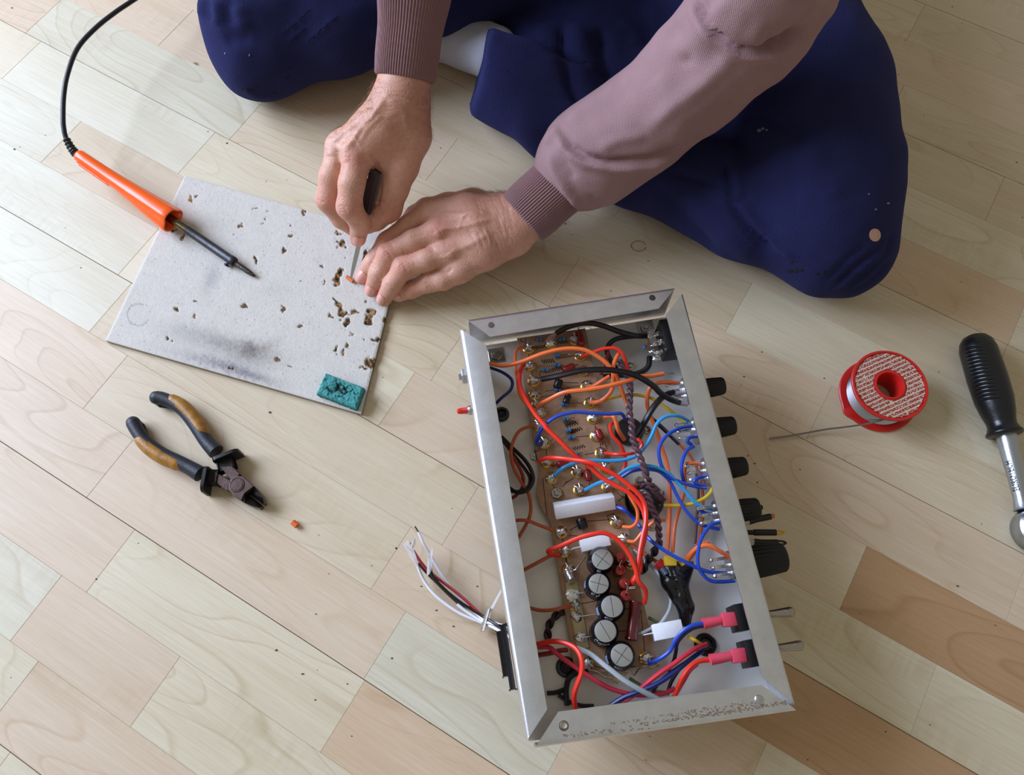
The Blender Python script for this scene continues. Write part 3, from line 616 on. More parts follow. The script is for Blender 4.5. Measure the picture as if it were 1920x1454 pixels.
wire('blue', B_, (4, (800, 95, 84), (690, 115, 89), (575, 180, 92), (512, 280, 92), (510, 380, 90), (545, 480, 88), (620, 560, 86), (720, 605, 84), (850, 640, 82), (930, 650, 79)))
wire('blue', B_, (4, (860, 185, 82), (790, 195, 84), (762, 230, 84), (800, 262, 82)))
wire('blue', B_, (4, (820, 275, 82), (762, 310, 86), (722, 390, 87), (710, 490, 86), (735, 610, 76)))
wire('light', B_, (3, (1040, 668, 70), (1150, 610, 78), (1240, 580, 84), (1330, 540, 88), (1430, 475, 90), (1540, 448, 91), (1640, 455, 91)), (4, (500, 470, 90), (600, 522, 87), (660, 590, 85), (730, 660, 84), (820, 770, 83), (900, 822, 81), (990, 840, 79)))
wire('blue', B_, (4, (140, 575, 80), (260, 500, 85), (380, 482, 87), (500, 497, 86), (580, 560, 84), (622, 620, 83), (660, 700, 83), (720, 810, 83), (800, 910, 82), (900, 985, 80), (1050, 1022, 78)))
wire('blue', B_, (4, (940, 545, 82), (870, 555, 84), (823, 590, 84), (860, 615, 82), (925, 628, 79)))
wire('blue', B_, (4, (845, 815, 78), (900, 870, 79), (1000, 887, 79)))
wire('blue', B_, (4, (1070, 953, 82), (980, 982, 86), (900, 1080, 89), (862, 1200, 89)), (6, (705, 320, 86), (745, 410, 83), (830, 488, 80), (950, 502, 78), (1085, 492, 76)))
wire('blue', B_ + .1, (3, (1310, 812, 72), (1400, 850, 77), (1480, 930, 72), (1550, 1020, 76)), (4, (410, 1100, 84), (480, 1160, 87), (600, 1240, 88), (750, 1320, 87), (880, 1382, 84), (1000, 1412, 81), (1190, 1420, 78)))
wire('yellow', B_, (4, (550, 805, 76), (680, 807, 79), (800, 792, 81), (900, 752, 81), (960, 705, 81), (988, 655, 79)))
wire('orange', M_, (4, (890, 440, 82), (800, 425, 84), (750, 440, 82), (738, 520, 74), (745, 600, 70), (730, 700, 67), (690, 840, 65), (650, 1000, 64), (630, 1230, 64)))
wire('maroon', 1.3, (4, (840, 520, 62), (860, 700, 62), (850, 900, 62), (830, 1150, 62)))
wire('orange', M_, (4, (180, 1000, 72), (260, 1000, 76), (310, 950, 81), (310, 850, 84), (270, 770, 86), (230, 690, 85), (255, 635, 80), (310, 622, 76)))
wire('orange', M_, (4, (230, 1130, 70), (290, 1130, 76), (350, 1060, 80), (420, 985, 83), (485, 945, 84), (555, 942, 78)))
wire('orange', O, (4, (1160, 1280, 84), (1060, 1222, 88), (960, 1170, 90), (870, 1180, 88), (805, 1235, 81), (765, 1310, 74)))
wire('red', M_, (4, (20, 335, 70), (120, 345, 79), (220, 345, 81), (280, 335, 79)))
wire('red', M_, (4, (330, 305, 78), (355, 255, 80), (315, 212, 80), (280, 240, 76)))
wire('red', M_ + .2, (4, (110, 50, 74), (68, 90, 80), (90, 180, 79), (150, 250, 77), (190, 335, 73), (205, 430, 69), (180, 500, 66)))
wire('orange', O, (4, (20, 5, 72), (90, 0, 82), (118, 50, 82), (140, 130, 79), (195, 215, 70)))
wire('blue', B_, (1, (700, 1430, 72), (740, 1330, 84), (800, 1260, 90), (900, 1200, 94), (1050, 1168, 96), (1200, 1178, 96), (1350, 1185, 94), (1460, 1180, 92), (1500, 1230, 84)))
wire('blue', B_, (1, (730, 1380, 76), (705, 1430, 72)), (3, (610, 195, 71), (605, 250, 68), (660, 262, 67)))
# twisted heater pair
def twisted(color, r, pts, pitch, rad):
    p = catmull([Q(*q) for q in pts], 14); s = np.r_[0, np.cumsum(np.linalg.norm(np.diff(p, axis=0), axis=1))]; T = np.gradient(p, axis=0)
    T /= np.linalg.norm(T, axis=1)[:, None]; n = np.cross(T, EZ); n /= np.linalg.norm(n, axis=1)[:, None] + 1e-9; b = np.cross(n, T)
    for ph in (0, math.pi):
        a = s / pitch * 2 * math.pi + ph; q = p + rad * (np.cos(a)[:, None] * n + np.sin(a)[:, None] * b)
        m = MB(); m.tube(q, r / 1000, 8, smooth=False); part('twisted_wire', m, wire_mat(color), amp)
twisted('maroon', 1.55, [(1, 1440, 700, 70), (1, 1500, 800, 76), (1, 1540, 920, 82), (1, 1540, 1040, 86), (1, 1535, 1160, 88), (1, 1560, 1290, 90), (3, 1455, 130, 92), (3, 1480, 240, 94), (3, 1530, 360, 96), (3, 1570, 470, 98), (3, 1605, 570, 96), (3, 1660, 660, 88), (3, 1730, 740, 74)], .0125, .0016)
twisted('maroon', 1.5, [(3, 1500, 710, 72), (3, 1560, 690, 80), (3, 1610, 730, 86), (3, 1640, 830, 88), (3, 1690, 930, 90), (3, 1705, 1040, 88), (3, 1710, 1150, 82)], .0115, .0015)
twisted('maroon', 1.4, [(3, 1500, 660, 70), (3, 1560, 630, 78), (3, 1640, 640, 82), (3, 1700, 720, 78), (3, 1750, 745, 70)], .014, .0014)
twisted('black', 1.8, [(3, 1705, 1150, 80), (3, 1660, 1230, 76), (3, 1600, 1310, 72), (3, 1550, 1420, 68)], .016, .0018)
twisted('dark', 1.7, [(5, 660, 700, 60), (5, 580, 750, 64), (5, 520, 850, 64), (5, 515, 970, 62)], .017, .0017)
# front end of the chassis
wire('blue', M_ + .1, (6, (200, 1345, 68), (320, 1290, 76), (420, 1210, 81), (470, 1110, 85), (540, 1020, 89), (640, 955, 91), (765, 928, 90)))
wire('navy', M_, (6, (480, 1190, 78), (500, 1120, 82), (570, 1040, 86), (660, 980, 88), (770, 955, 88)))
wire('black', M_, (6, (485, 1180, 78), (475, 1240, 75), (455, 1320, 71), (400, 1420, 66)))
wire('crimson', O, (6, (795, 1145, 74), (680, 1190, 80), (560, 1270, 85), (440, 1360, 86), (330, 1432, 86)), (7, (1350, 592, 83), (1240, 690, 79), (1120, 765, 74)))
wire('red', O, (8, (770, 538, 84), (660, 555, 87), (580, 600, 88), (510, 690, 86), (465, 790, 81), (420, 895, 76)))
wire('crimson', 1.6, (8, (640, 580, 80), (570, 640, 80), (510, 740, 76), (440, 860, 70)))
wire('crimson', O, (7, (380, 260, 72), (480, 262, 76), (560, 330, 78), (700, 430, 80), (850, 530, 80), (1000, 620, 78), (1150, 670, 76), (1300, 692, 74), (1500, 680, 74), (1610, 630, 74)))
wire('deep', O, (7, (380, 330, 66), (480, 315, 68), (580, 290, 70), (640, 285, 68)))
wire('red', O + .1, (7, (370, 235, 78), (500, 208, 83), (620, 222, 89), (720, 275, 94), (770, 370, 97), (770, 490, 97), (730, 600, 96), (702, 700, 93), (715, 830, 86)))
wire('grey', 2.0, (7, (735, 270, 80), (850, 322, 88), (1000, 440, 93), (1150, 555, 94), (1300, 645, 92), (1460, 730, 88)))
wire('navy', O, (7, (1030, 785, 74), (1150, 712, 78), (1300, 655, 82), (1450, 590, 85), (1600, 490, 85), (1750, 370, 80), (1860, 290, 72)))
wire('black', M_, (7, (1400, 700, 72), (1450, 600, 76), (1600, 470, 76), (1780, 350, 72)))
wire('black', M_, (7, (1540, 690, 66), (1570, 590, 68), (1620, 500, 70), (1680, 430, 70)))
wire('yellow', 1.3, (6, (600, 1065, 72), (680, 1105, 74), (750, 1150, 70)))
wire('green', 1.3, (7, (1200, 540, 66), (1330, 620, 66), (1430, 655, 66), (1520, 670, 66)))
wire('green', 1.3, (5, (1420, 760, 64), (1470, 790, 65), (1530, 815, 66)))
wire('grey', 1.5, (5, (1290, 140, 64), (1420, 270, 66), (1540, 400, 68), (1615, 560, 69), (1612, 680, 69), (1550, 790, 69), (1490, 850, 70)))
wire('grey', 1.2, (5, (1500, 830, 66), (1440, 860, 69), (1370, 895, 71), (1330, 905, 70)))
wire('rust', 1.5, (5, (1270, 110, 66), (1350, 160, 68), (1430, 215, 69), (1510, 270, 72)))
wire('orange', 1.6, (5, (1760, 240, 74), (1800, 180, 78), (1900, 110, 80), (1960, 80, 78)))
wire('black', 2.2, (7, (640, 780, 60), (632, 640, 64), (660, 540, 66), (730, 490, 66), (820, 470, 62)))
wire('black', 1.8, (7, (460, 675, 60), (540, 668, 61), (620, 640, 62)))
wire('black', 1.6, (7, (560, 690, 60), (640, 740, 60), (760, 785, 60), (880, 790, 60)))
# splice wrapped in black tape with coloured ends
TAPE = mat('black_tape', '0c0c0e', .25, bump=.5, bscale=120)
fl = Field(Q(6, 250, 1000, 50), Q(6, 720, 250, 90), .0012)
d_ = fl.chain([Q(6, 340, 360, 68), Q(6, 430, 500, 72), Q(6, 520, 640, 70), Q(6, 580, 760, 68), Q(6, 575, 930, 62)], [.0045, .0075, .0075, .0062, .0045], .004)
for q in ([(6, 420, 320, 72), (6, 470, 480, 72)], [(6, 590, 330, 70), (6, 520, 520, 70)]): d_ = smin(d_, fl.chain([Q(*k) for k in q], [.0062, .007], .004), .004)
fl.d = d_; V, F = fl.mesh(); N_ = vnormals(V, F)
for ln_ in ([(430, 370), (480, 470), (540, 560)], [(470, 540), (500, 620), (480, 700)], [(590, 600), (630, 720), (640, 850)], [(360, 380), (420, 440), (500, 480)], [(560, 560), (600, 640), (610, 760)]): V = sculpt(V, N_, ln_, 1.0, -1.6, 6)
mesh_obj('taped_splice', V.tolist(), F, TAPE, amp, angle=60)
m = MB(); c = Q(6, 418, 290, 76); d1 = U(Q(6, 480, 290, 76) - c); m.box(c, d1 * .0048, np.cross(EZ, d1) * .0042, EZ * .0042, .0012); part('yellow_sleeve', m, mat('yellow_plastic', 'e9c33a', .35), amp)
m = MB(); m.tube([Q(6, 290, 300, 72), Q(6, 350, 350, 72)], .0042, 12); part('red_sleeve', m, mat('red_plastic', 'a81622', .35), amp)
m = MB(); m.tube([Q(6, 560, 300, 73), Q(6, 530, 330, 72)], .0038, 10); part('yellow_sleeve', m, mat('yellow_plastic', 'e9c33a', .35), amp)
m = MB(); m.tube([Q(6, 345, 370, 74), Q(6, 385, 435, 76)], .0028, 10); part('blue_sleeve', m, mat('slate_plastic', '4a5c74', .3), amp)
# spade connectors, toggle switches
PINK = mat('pink_insulator', 'd8475e', .45, bump=.2, bscale=200)
for a, mid, b, sw in (((6, 755, 935), (6, 930, 900), (6, 1095, 885), (6, 1150, 870)), ((8, 760, 540), (8, 940, 510), (8, 1085, 495), (8, 1150, 480))):
    A, Mi, B = Q(*a, 89), Q(*mid, 89), Q(*b, 88); m = MB(); m.tube([A, A + (Mi - A) * .25, A + (Mi - A) * .6, Mi, Mi + (B - Mi) * .2], [.0042, .0040, .0038, .0034, .003], 14, 4)
    d = U(B - Mi); n = np.cross(EZ, d); m.box((Mi + B) / 2 + d * .001, (B - Mi) / 2 * .92, n * .0052, EZ * .0036, .001); cn = part('spade_connector', m, PINK, amp)
    m = MB(); m.box(B + d * .002, d * .004, n * .0034, EZ * .0005); part('blade', m, NICKEL, cn)
    c = Q(*sw, 84); m = MB(); m.box(c - EZ * .002, rx * .0062, wx * .0098, EZ * .0125, .0006); part('switch_body', m, BLK, amp)
def onwall(A, B, f, z, out):
    A, B = P(*A, ZT), P(*B, ZT); p = A + (B - A) * f; return np.array([p[0], p[1], z]) + out * 1.0
def along_right(c, x, y, z): return Q(c, x, y, z * 1000)
KN = mat('knob_black', '0c0c0d', .45, spec=.35)
def rib(n): return lambda t, h: 1 + .035 * math.cos(n * t)
def foot(c, x, y, z):    # where a control at height z leaves the right-hand wall
    q = Q(c, x, y, z * 1000); A = P(*OUT['right'][0], ZT); s = (q - A) @ wx; p = A + wx * s; return np.array([p[0], p[1], z])
for i, (x, y, r, L_) in enumerate([(1340, 726, .0082, .0225), (1362, 800, .0084, .0220), (1384, 876, .0084, .0220), (1407, 955, .0090, .0225), (1440, 1050, .0124, .0320)]):
    o_ = foot(0, x, y, .077); t = thing('control_knob', '', ''); del t['label']; del t['category']; t.parent = amp; t.location = o_
    m = MB(); n = 60; m.lathe([(r * .5, .0012), (r * 1.0, .0016), (r * 1.04, .004), (r * .98, L_ * .55), (r * .9, L_ - .002), (r * .8, L_ - .0005), (r * .5, L_), (0, L_)], (0, 0, 0), rx, 72, rfun=rib(24)); part('knob_body', m, KN, t, angle=60)
    m = MB(); m.lathe([(.0055, -.0004), (.0055, .0014), (.003, .0016), (.003, .004)], (0, 0, 0), rx, 6); part('nut', m, NICKEL, t, smooth=False)
    if i == 3: m = MB(); m.lathe([(.002, L_ - .001), (.002, L_ + .0025), (.0014, L_ + .003), (0, L_ + .003)], (0, 0, 0), rx, 10); part('shaft_end', m, KN, t)
    # potentiometer behind the wall
    pc = o_ - rx * .0145; m = MB(); m.lathe([(.0115, 0), (.012, .0008), (.012, .0098), (.011, .0108), (.004, .0112), (.004, .0135)], pc + rx * .0005, rx, 28); pt = part('potentiometer', m, STEEL, amp)
    for k in (-1, 0, 1):
        q = pc + rx * .006 + wx * k * .006 + EZ * .006 - rx * .013; m = MB(); m.box(q, rx * .0075, wx * .0013, EZ * .0004, .0002); m.blob(q - rx * .007, .0019, 7, k + i * 3, .5); part('solder_lug', m, SOLDER, pt)
for (c, x, y, x2, y2) in ((0, 1452, 1151, 1490, 1147), (0, 1470, 1214, 1507, 1210)):
    z = .088; A, B = Q(c, x, y, 88), Q(c, x2, y2, 92); o_ = foot(c, x, y, z); m = MB(); d = U(B - A); L_ = np.linalg.norm(B - A)
    m.lathe([(.0026, -.008), (.0029, 0), (.0037, L_ * .6), (.0039, L_ - .003), (.0034, L_ - .0011), (.0018, L_), (0, L_)], A, d, 20); tg = part('toggle_lever', m, NICKEL, amp)
    m = MB(); m.lathe([(.0052, -.001), (.0056, 0), (.0056, .0018), (.0045, .003), (.003, .003)], foot(c, x, y, .086), rx, 24); part('collar_nut', m, STEEL, tg)
# input jack and its soldered lugs at the back right corner
m = MB(); c = Q(2, 605, 520, 78); m.box(c, rx * .008, wx * .015, EZ * .013, .001); jk = part('jack_socket', m, BLK, amp)
gg = np.random.default_rng(3)
for (x, y, dx, dy) in ((490, 470, 55, -10), (520, 540, 55, 12), (470, 560, 60, -6), (450, 630, 45, 10), (505, 640, 40, -20), (410, 485, 40, 6), (480, 690, 45, 0)):
    A, B = Q(2, x - dx * .6, y - dy, 80), Q(2, x + dx, y + dy, 82); m = MB(); d = U(B - A); m.box((A + B) / 2, (B - A) / 2, np.cross(EZ, d) * .0017, EZ * .0005, .0003); m.blob((A + B) / 2 + EZ * .0008, .0022, 7, x, .6, (1.2, 1, .6)); m.tube([A, A + (B - A) * .3 + EZ * .002, B - (B - A) * .2 + EZ * .001], .0006, 5, 4); part('solder_lug', m, SOLDER, jk)
m = MB(); m.tube([Q(2, 410, 500, 79), Q(2, 420, 540, 78), Q(2, 400, 600, 76)], .0007, 6, 4); part('copper_strand', m, mat('copper', 'c96f45', .3, 1.0), jk)
m = MB(); m.blob(Q(2, 380, 590, 74), .0022, 8, 1, .2); part('blue_bead', m, RB, jk)
# fixings on the left outer wall
def lfoot(x, y, z):
    A = P(*OUT['left'][1], ZT); q = P(x, y, z); s = (q - A) @ lx; p = A + lx * s; return np.array([p[0], p[1], z])
o_ = lfoot(873, 706, .08); m = MB(); m.lathe([(.0072, 0), (.0072, .003), (.0062, .0042), (.003, .0042), (.003, .0065), (0, .007)], o_, ln, 6); part('hex_bolt', m, STEEL, amp, smooth=False)
A, B = P(884, 769, .084), P(856, 772, .088); m = MB(); d = U(B - A); L_ = np.linalg.norm(B - A); m.lathe([(.0022, 0), (.0027, .002), (.0027, L_ - .004), (.0022, L_ - .001), (0, L_)], A, d, 14); ll = part('red_lever', m, mat('red_cap', 'd92b26', .3), amp)
m = MB(); m.lathe([(.0042, 0), (.0042, .0025), (.0034, .0035), (.0030, .006), (.0024, .0065)], lfoot(886, 769, .084), ln, 18); part('collar_nut', m, STEEL, ll)
A, B = P(950, 1172, .085), P(974, 1292, .085); c = (lfoot(950, 1175, .078) + lfoot(972, 1290, .078)) / 2; hl = np.linalg.norm(B - A) / 2
m = MB(); m.box(c + ln * .0022, lx * hl, ln * .0022, EZ * .0125, .0012); so = part('mains_socket', m, BLK, amp)
m = MB(); m.box(c + ln * .006 + lx * hl * .12, lx * hl * .70, ln * .002, EZ * .0110, .001); part('socket_rim', m, BLKG, so)
# three sleeved leads that stick out between the knobs, and the bundle on the left
SHR = mat('heat_shrink', '111113', .5)
for pts, tip, pale in (([(1396, 981), (1420, 974), (1445, 969)], 'c4733c', 1), ([(1405, 999), (1430, 999), (1455, 999)], 'd2a63a', 0), ([(1405, 1016), (1430, 1018), (1458, 1018)], '1a1a1c', 1)):
    p3 = [P(x, y, .05) for x, y in pts]; t = thing('sleeved_lead', '', ''); del t['label']; del t['category']; t.parent = amp
    d = U(p3[-1] - p3[0]); m = MB(); m.tube([p3[0] - d * .03, p3[0] - d * .01, p3[0] + d * .006], .0021, 10); part('inner_wire', m, mat('lead_pale', 'cfc8c8', .4) if pale else SHR, t)
    m = MB(); m.tube([p3[0] + d * .004, p3[1], p3[2]], .0027, 12, 5); part('sleeve', m, SHR, t)
    n = np.cross(EZ, d); m = MB(); q = p3[2]; m.tube([q - d * .002 + n * .0012, q + d * .004 + n * .0013, q + d * .007, q + d * .004 - n * .0013, q - d * .002 - n * .0012] if tip != 'c4733c' else [q - d * .002, q + d * .003], .0009 if tip != 'c4733c' else .0019, 8, 5); part('wire_tip', m, mat('tip_' + tip, tip, .4, .3), t)
bund = thing('lead_bundle', '', ''); del bund['label']; del bund['category']; bund.parent = amp
for col, r, pts in (('white', 1.35, [(190, 120, 24), (240, 230, 20), (300, 330, 14), (380, 470, 9), (480, 600, 8), (600, 720, 9), (700, 810, 12), (800, 850, 18), (900, 880, 26), (1010, 900, 34)]),
                    ('red', 1.3, [(150, 270, 20), (195, 340, 18), (250, 410, 16), (330, 480, 14), (450, 570, 12), (560, 660, 11), (650, 745, 12), (720, 810, 13), (850, 870, 20), (980, 910, 30)]),
                    ('black', 1.35, [(285, 310, 26), (285, 400, 22), (310, 480, 18), (400, 580, 14), (520, 680, 12), (640, 755, 12), (720, 805, 14), (810, 860, 20), (890, 905, 28), (1000, 950, 34)]),
                    ('dark', 1.2, [(190, 370, 14), (250, 440, 12), (330, 520, 10), (430, 620, 8), (530, 710, 8), (620, 790, 9), (700, 840, 10), (800, 890, 16), (900, 950, 24)]),
                    ('white', 1.35, [(165, 300, 16), (185, 390, 12), (230, 500, 8), (300, 600, 7), (400, 690, 7), (520, 770, 7), (620, 815, 8), (710, 850, 10), (800, 890, 18), (890, 945, 26), (1000, 1000, 32)]),
                    ('white', 1.3, [(500, 700, 12), (600, 775, 11), (700, 835, 13), (790, 855, 18), (890, 880, 25), (1000, 890, 32)])):
    m = MB(); m.tube([Q(13, *q) for q in pts], r / 1000, 8, 5); part('lead_wire', m, wire_mat(col) if col != 'red' else mat('insulation_darkred', '9b1620', .35), bund)
for a, b in (((190, 120, 24), (163, 75, 26)), ((150, 270, 20), (125, 205, 22)), ((150, 290, 18), (100, 235, 18))):
    m = MB(); m.tube([Q(13, *a), Q(13, *b)], .0006, 6); part('bare_end', m, mat('lead_tip', '4c4642', .4, .8), bund)
CLR = mat('clear_tape', 'e6e2e2', .25, alpha=.45)
for q in ([(60, 220, 22), (110, 190, 26), (160, 280, 22), (190, 390, 18), (160, 380, 12), (110, 300, 12)], [(265, 330, 28), (300, 240, 34), (298, 380, 28), (290, 440, 22), (258, 465, 18)], [(120, 250, 26), (160, 150, 30), (165, 230, 26)]):
    A = [Q(13, *k) for k in q]; A = catmull(np.array(A + [A[0]]), 4)[:-1]; c = sum(A) / len(A); gg = np.random.default_rng(len(q)); n = len(A)
    V = [c + EZ * .001] + [a + EZ * .002 * (gg.random() - .5) for a in A]; V += [v - EZ * .0002 for v in V]; n1 = n + 1
    F = [(0, 1 + i, 1 + (i + 1) % n) for i in range(n)] + [(n1, n1 + 1 + (i + 1) % n, n1 + 1 + i) for i in range(n)] + [(1 + i, n1 + 1 + i, n1 + 1 + (i + 1) % n, 1 + (i + 1) % n) for i in range(n)]
    part('clear_tape', MB().add(V, F), CLR, bund)
ZIP = mat('white_nylon', 'e3ddd6', .4)
m = MB(); A, B = Q(13, 745, 800, 16), Q(13, 860, 590, 20); d = U(B - A); n = np.cross(EZ, d); m.box((A + B) / 2 + d * .008, d * (np.linalg.norm(B - A) / 2 + .008), n * .0013, EZ * .0005, .0002)
zt = part('zip_tie', m, ZIP, bund); m = MB(); A2, B2 = Q(13, 742, 768, 14), Q(13, 712, 880, 11); d = U(B2 - A2); n = np.cross(EZ, d); m.box((A2 + B2) / 2 - EZ * .0005, d * .0095, n * .0014, EZ * .0042, .0008); part('loop', m, ZIP, zt)
m = MB(); m.box(Q(13, 745, 785, 15), d * .0026, n * .0024, EZ * .002, .0006); m.box(Q(13, 712, 872, 13), d * .0018, n * .002, EZ * .002, .0006); part('lock_head', m, ZIP, zt)
# ------------------------------------------------------------------ work board with burns and gouges
BZ = .006
c4 = [P(*q, BZ) for q in ((346, 329), (197, 638), (677, 776), (760, 447))]
nu, nv = 260, 190
uu, vv = np.meshgrid(np.linspace(0, 1, nu), np.linspace(0, 1, nv), indexing='ij')
rd = .012
def bil(u, v): return (c4[0] * (1 - u)[..., None] + c4[3] * u[..., None]) * (1 - v)[..., None] + (c4[1] * (1 - u)[..., None] + c4[2] * u[..., None]) * v[..., None]
G = bil(uu, vv).reshape(-1, 3); q = topx(G)[:, :2]; qc = (q - [180, 310]) * 3.029
g = np.random.default_rng(2)
jit = np.stack([np.interp(np.arange(len(qc)) % 997, np.arange(997), g.normal(0, 5, 997)), g.normal(0, 5, len(qc))], 1)
def vnoise(p, s, seed):
    gg = np.random.default_rng(seed); T = gg.random((64, 64)); x = p / s; i = np.floor(x).astype(int); f = x - i; f = f * f * (3 - 2 * f)
    a = lambda di, dj: T[(i[:, 0] + di) % 64, (i[:, 1] + dj) % 64]
    return (a(0, 0) * (1 - f[:, 0]) + a(1, 0) * f[:, 0]) * (1 - f[:, 1]) + (a(0, 1) * (1 - f[:, 0]) + a(1, 1) * f[:, 0]) * f[:, 1]
wob = np.stack([vnoise(qc, 18, 1) - .5, vnoise(qc, 18, 2) - .5], 1) * 26
qd = qc + wob
col = np.tile(np.array(lin('cdc7bd')), (len(qc), 1)); dz = np.zeros(len(qc))
col *= (1 + .09 * (vnoise(qc, 9, 3) - .5) + .1 * (vnoise(qc, 4, 4) - .5) + .05 * (vnoise(qc, 60, 5) - .5))[:, None]
fl_ = vnoise(qc, 5, 6) * vnoise(qc + 91, 7, 7); col *= np.where(fl_ > .70, .8, 1)[:, None]
def soft(cx, cy, rx, ry, a, amt, tint):
    global col
    r = math.radians(a); d = qd - [cx, cy]; x = d[:, 0] * math.cos(r) + d[:, 1] * math.sin(r); y = -d[:, 0] * math.sin(r) + d[:, 1] * math.cos(r)
    k = np.exp(-((x / rx) ** 2 + (y / ry) ** 2)) * amt * (.6 + .8 * vnoise(qc, 7, 9)); k = np.clip(k, 0, 1)[:, None]; col = col * (1 - k) + np.array(lin(tint)) * k
for s in ((875, 1040, 40, 36, 0, .8, '5c5148'), (720, 1010, 240, 55, 14, .55, '807b7a'), (880, 1080, 160, 60, 10, .5, '7d7672'), (655, 640, 45, 90, 20, .4, '86848a'), (700, 1130, 260, 34, 15, .55, '6f6a78'),
          (960, 1040, 110, 30, -35, .35, '7d7468'), (860, 1190, 170, 26, 18, .6, '67616e'), (1640, 420, 80, 40, 20, .35, '77787c'), (480, 940, 100, 60, 0, .2, '8a8a8e'), (1000, 700, 60, 40, 0, .15, '8a8a86')): soft(*s)
r_ = np.linalg.norm(qc - [240, 850], axis=1); an = np.degrees(np.arctan2(qc[:, 1] - 850, qc[:, 0] - 240)); k = (np.abs(r_ - 62) < 4) & ~((an > -60) & (an < 20)); col[k] *= .72
GOUGE = [(1385, 395, 24, 10, 0), (1362, 385, 8, 8, 0), (1395, 447, 24, 24, 0), (1540, 515, 26, 38, 20), (1392, 605, 18, 20, 0), (1368, 655, 24, 28, 20), (1380, 630, 16, 40, 25), (1362, 770, 6, 16, -30), (1385, 800, 14, 26, -20), (1394, 845, 20, 30, 0), (1475, 835, 22, 14, 0), (1437, 842, 24, 5, 0),
         (1560, 830, 26, 24, 0), (1545, 880, 24, 30, 10), (1638, 880, 16, 11, 0), (1332, 855, 14, 15, 0), (1427, 902, 11, 24, 0), (1592, 990, 26, 13, -10), (1365, 1050, 9, 20, 10), (1404, 1060, 10, 16, 0), (1430, 1026, 11, 18, 10), (1560, 1122, 24, 34, -20), (1522, 1155, 22, 8, 0),
         (535, 188, 9, 22, 0), (568, 178, 7, 11, 30), (910, 537, 11, 20, 0), (820, 346, 14, 11, 0), (960, 305, 9, 6, 0), (1105, 405, 12, 7, 20), (1068, 478, 8, 13, 0), (840, 800, 24, 14, 10), (1060, 816, 11, 15, 0), (1161, 919, 9, 9, 0), (766, 1157, 16, 7, 0), (458, 820, 18, 12, 0), (1030, 1100, 14, 12, 0),
         (432, 995, 6, 16, 0), (415, 985, 5, 12, 20), (487, 410, 11, 18, 0), (1525, 770, 8, 10, 0), (905, 247, 8, 5, 0), (970, 258, 9, 5, 30), (1182, 265, 5, 14, 0), (1288, 577, 10, 10, 0), (1294, 668, 8, 8, 0), (1438, 955, 6, 6, 0), (1455, 958, 5, 5, 0), (560, 860, 6, 12, -30), (1108, 335, 7, 6, 0), (440, 362, 16, 9, -20), (945, 330, 10, 4, -20), (1160, 656, 7, 4, 0), (567, 777, 4, 5, 0), (1180, 495, 3, 3, 0), (1410, 525, 4, 4, 0), (1095, 1145, 9, 6, 0), (1520, 997, 4, 8, 0), (778, 388, 5, 7, 0)]
light = {3, 4, 5, 6, 7, 8, 9, 10, 12, 13}
gb, gd = np.array(lin('a88458')), np.array(lin('4a3420'))
for i, (cx, cy, rx, ry, a) in enumerate(GOUGE):
    r = math.radians(a); d = qd - [cx, cy]; x = d[:, 0] * math.cos(r) + d[:, 1] * math.sin(r); y = -d[:, 0] * math.sin(r) + d[:, 1] * math.cos(r)
    e_ = np.sqrt((x / rx) ** 2 + (y / ry) ** 2); k = np.clip((1.08 - e_) / .16, 0, 1); n_ = vnoise(qc, 10 if i < 25 else 6, 20 + i)
    t_ = np.clip((n_ - .3) * 1.8, 0, 1); big = max(rx, ry) > 15
    c_ = gd + (gb - gd) * (t_ if big else t_ * .6)[:, None]; rim = np.clip(1 - np.abs(e_ - .98) / .1, 0, 1)[:, None] * (.5 if big else .3); c_ = c_ * (1 - rim) + np.array(lin('2e2018')) * rim
    col = col * (1 - k[:, None]) + c_ * k[:, None]; dz -= k * (.0006 + (.0012 if big else .0003) * (1 - t_))
sp_ = g.random(len(qc)) > .9965; col[sp_] *= .45
edge = np.minimum.reduce([uu, 1 - uu, vv, 1 - vv]).ravel(); dz -= np.clip(.006 - edge, 0, 1) * .11
G[:, 2] += dz + .00012 * (vnoise(qc, 6, 31) - .5)
V = G.tolist(); F = [(i * nv + j, i * nv + j + 1, (i + 1) * nv + j + 1, (i + 1) * nv + j) for i in range(nu - 1) for j in range(nv - 1)]
ring = [i * nv for i in range(nu)] + [(nu - 1) * nv + j for j in range(1, nv)] + [i * nv + nv - 1 for i in range(nu - 2, -1, -1)] + [j for j in range(nv - 2, 0, -1)]
b0 = len(V); V += [(G[i, 0], G[i, 1], .0004) for i in ring]; n = len(ring)
F += [(ring[i], ring[(i + 1) % n], b0 + (i + 1) % n, b0 + i) for i in range(n)]; F.append(tuple(b0 + i for i in range(n)))
cc = np.vstack([col, np.tile(np.array(lin('54483c')), (n, 1))])
wb = mesh_obj('work_board', V, F, mat('work_board', 'cccccc', .85, bump=.35, bscale=900, attr='paint', spec=.2), angle=50, colors=cc)
tag(wb, 'pale grey work board with burns and brown gouges lying on the wooden floor', 'board')
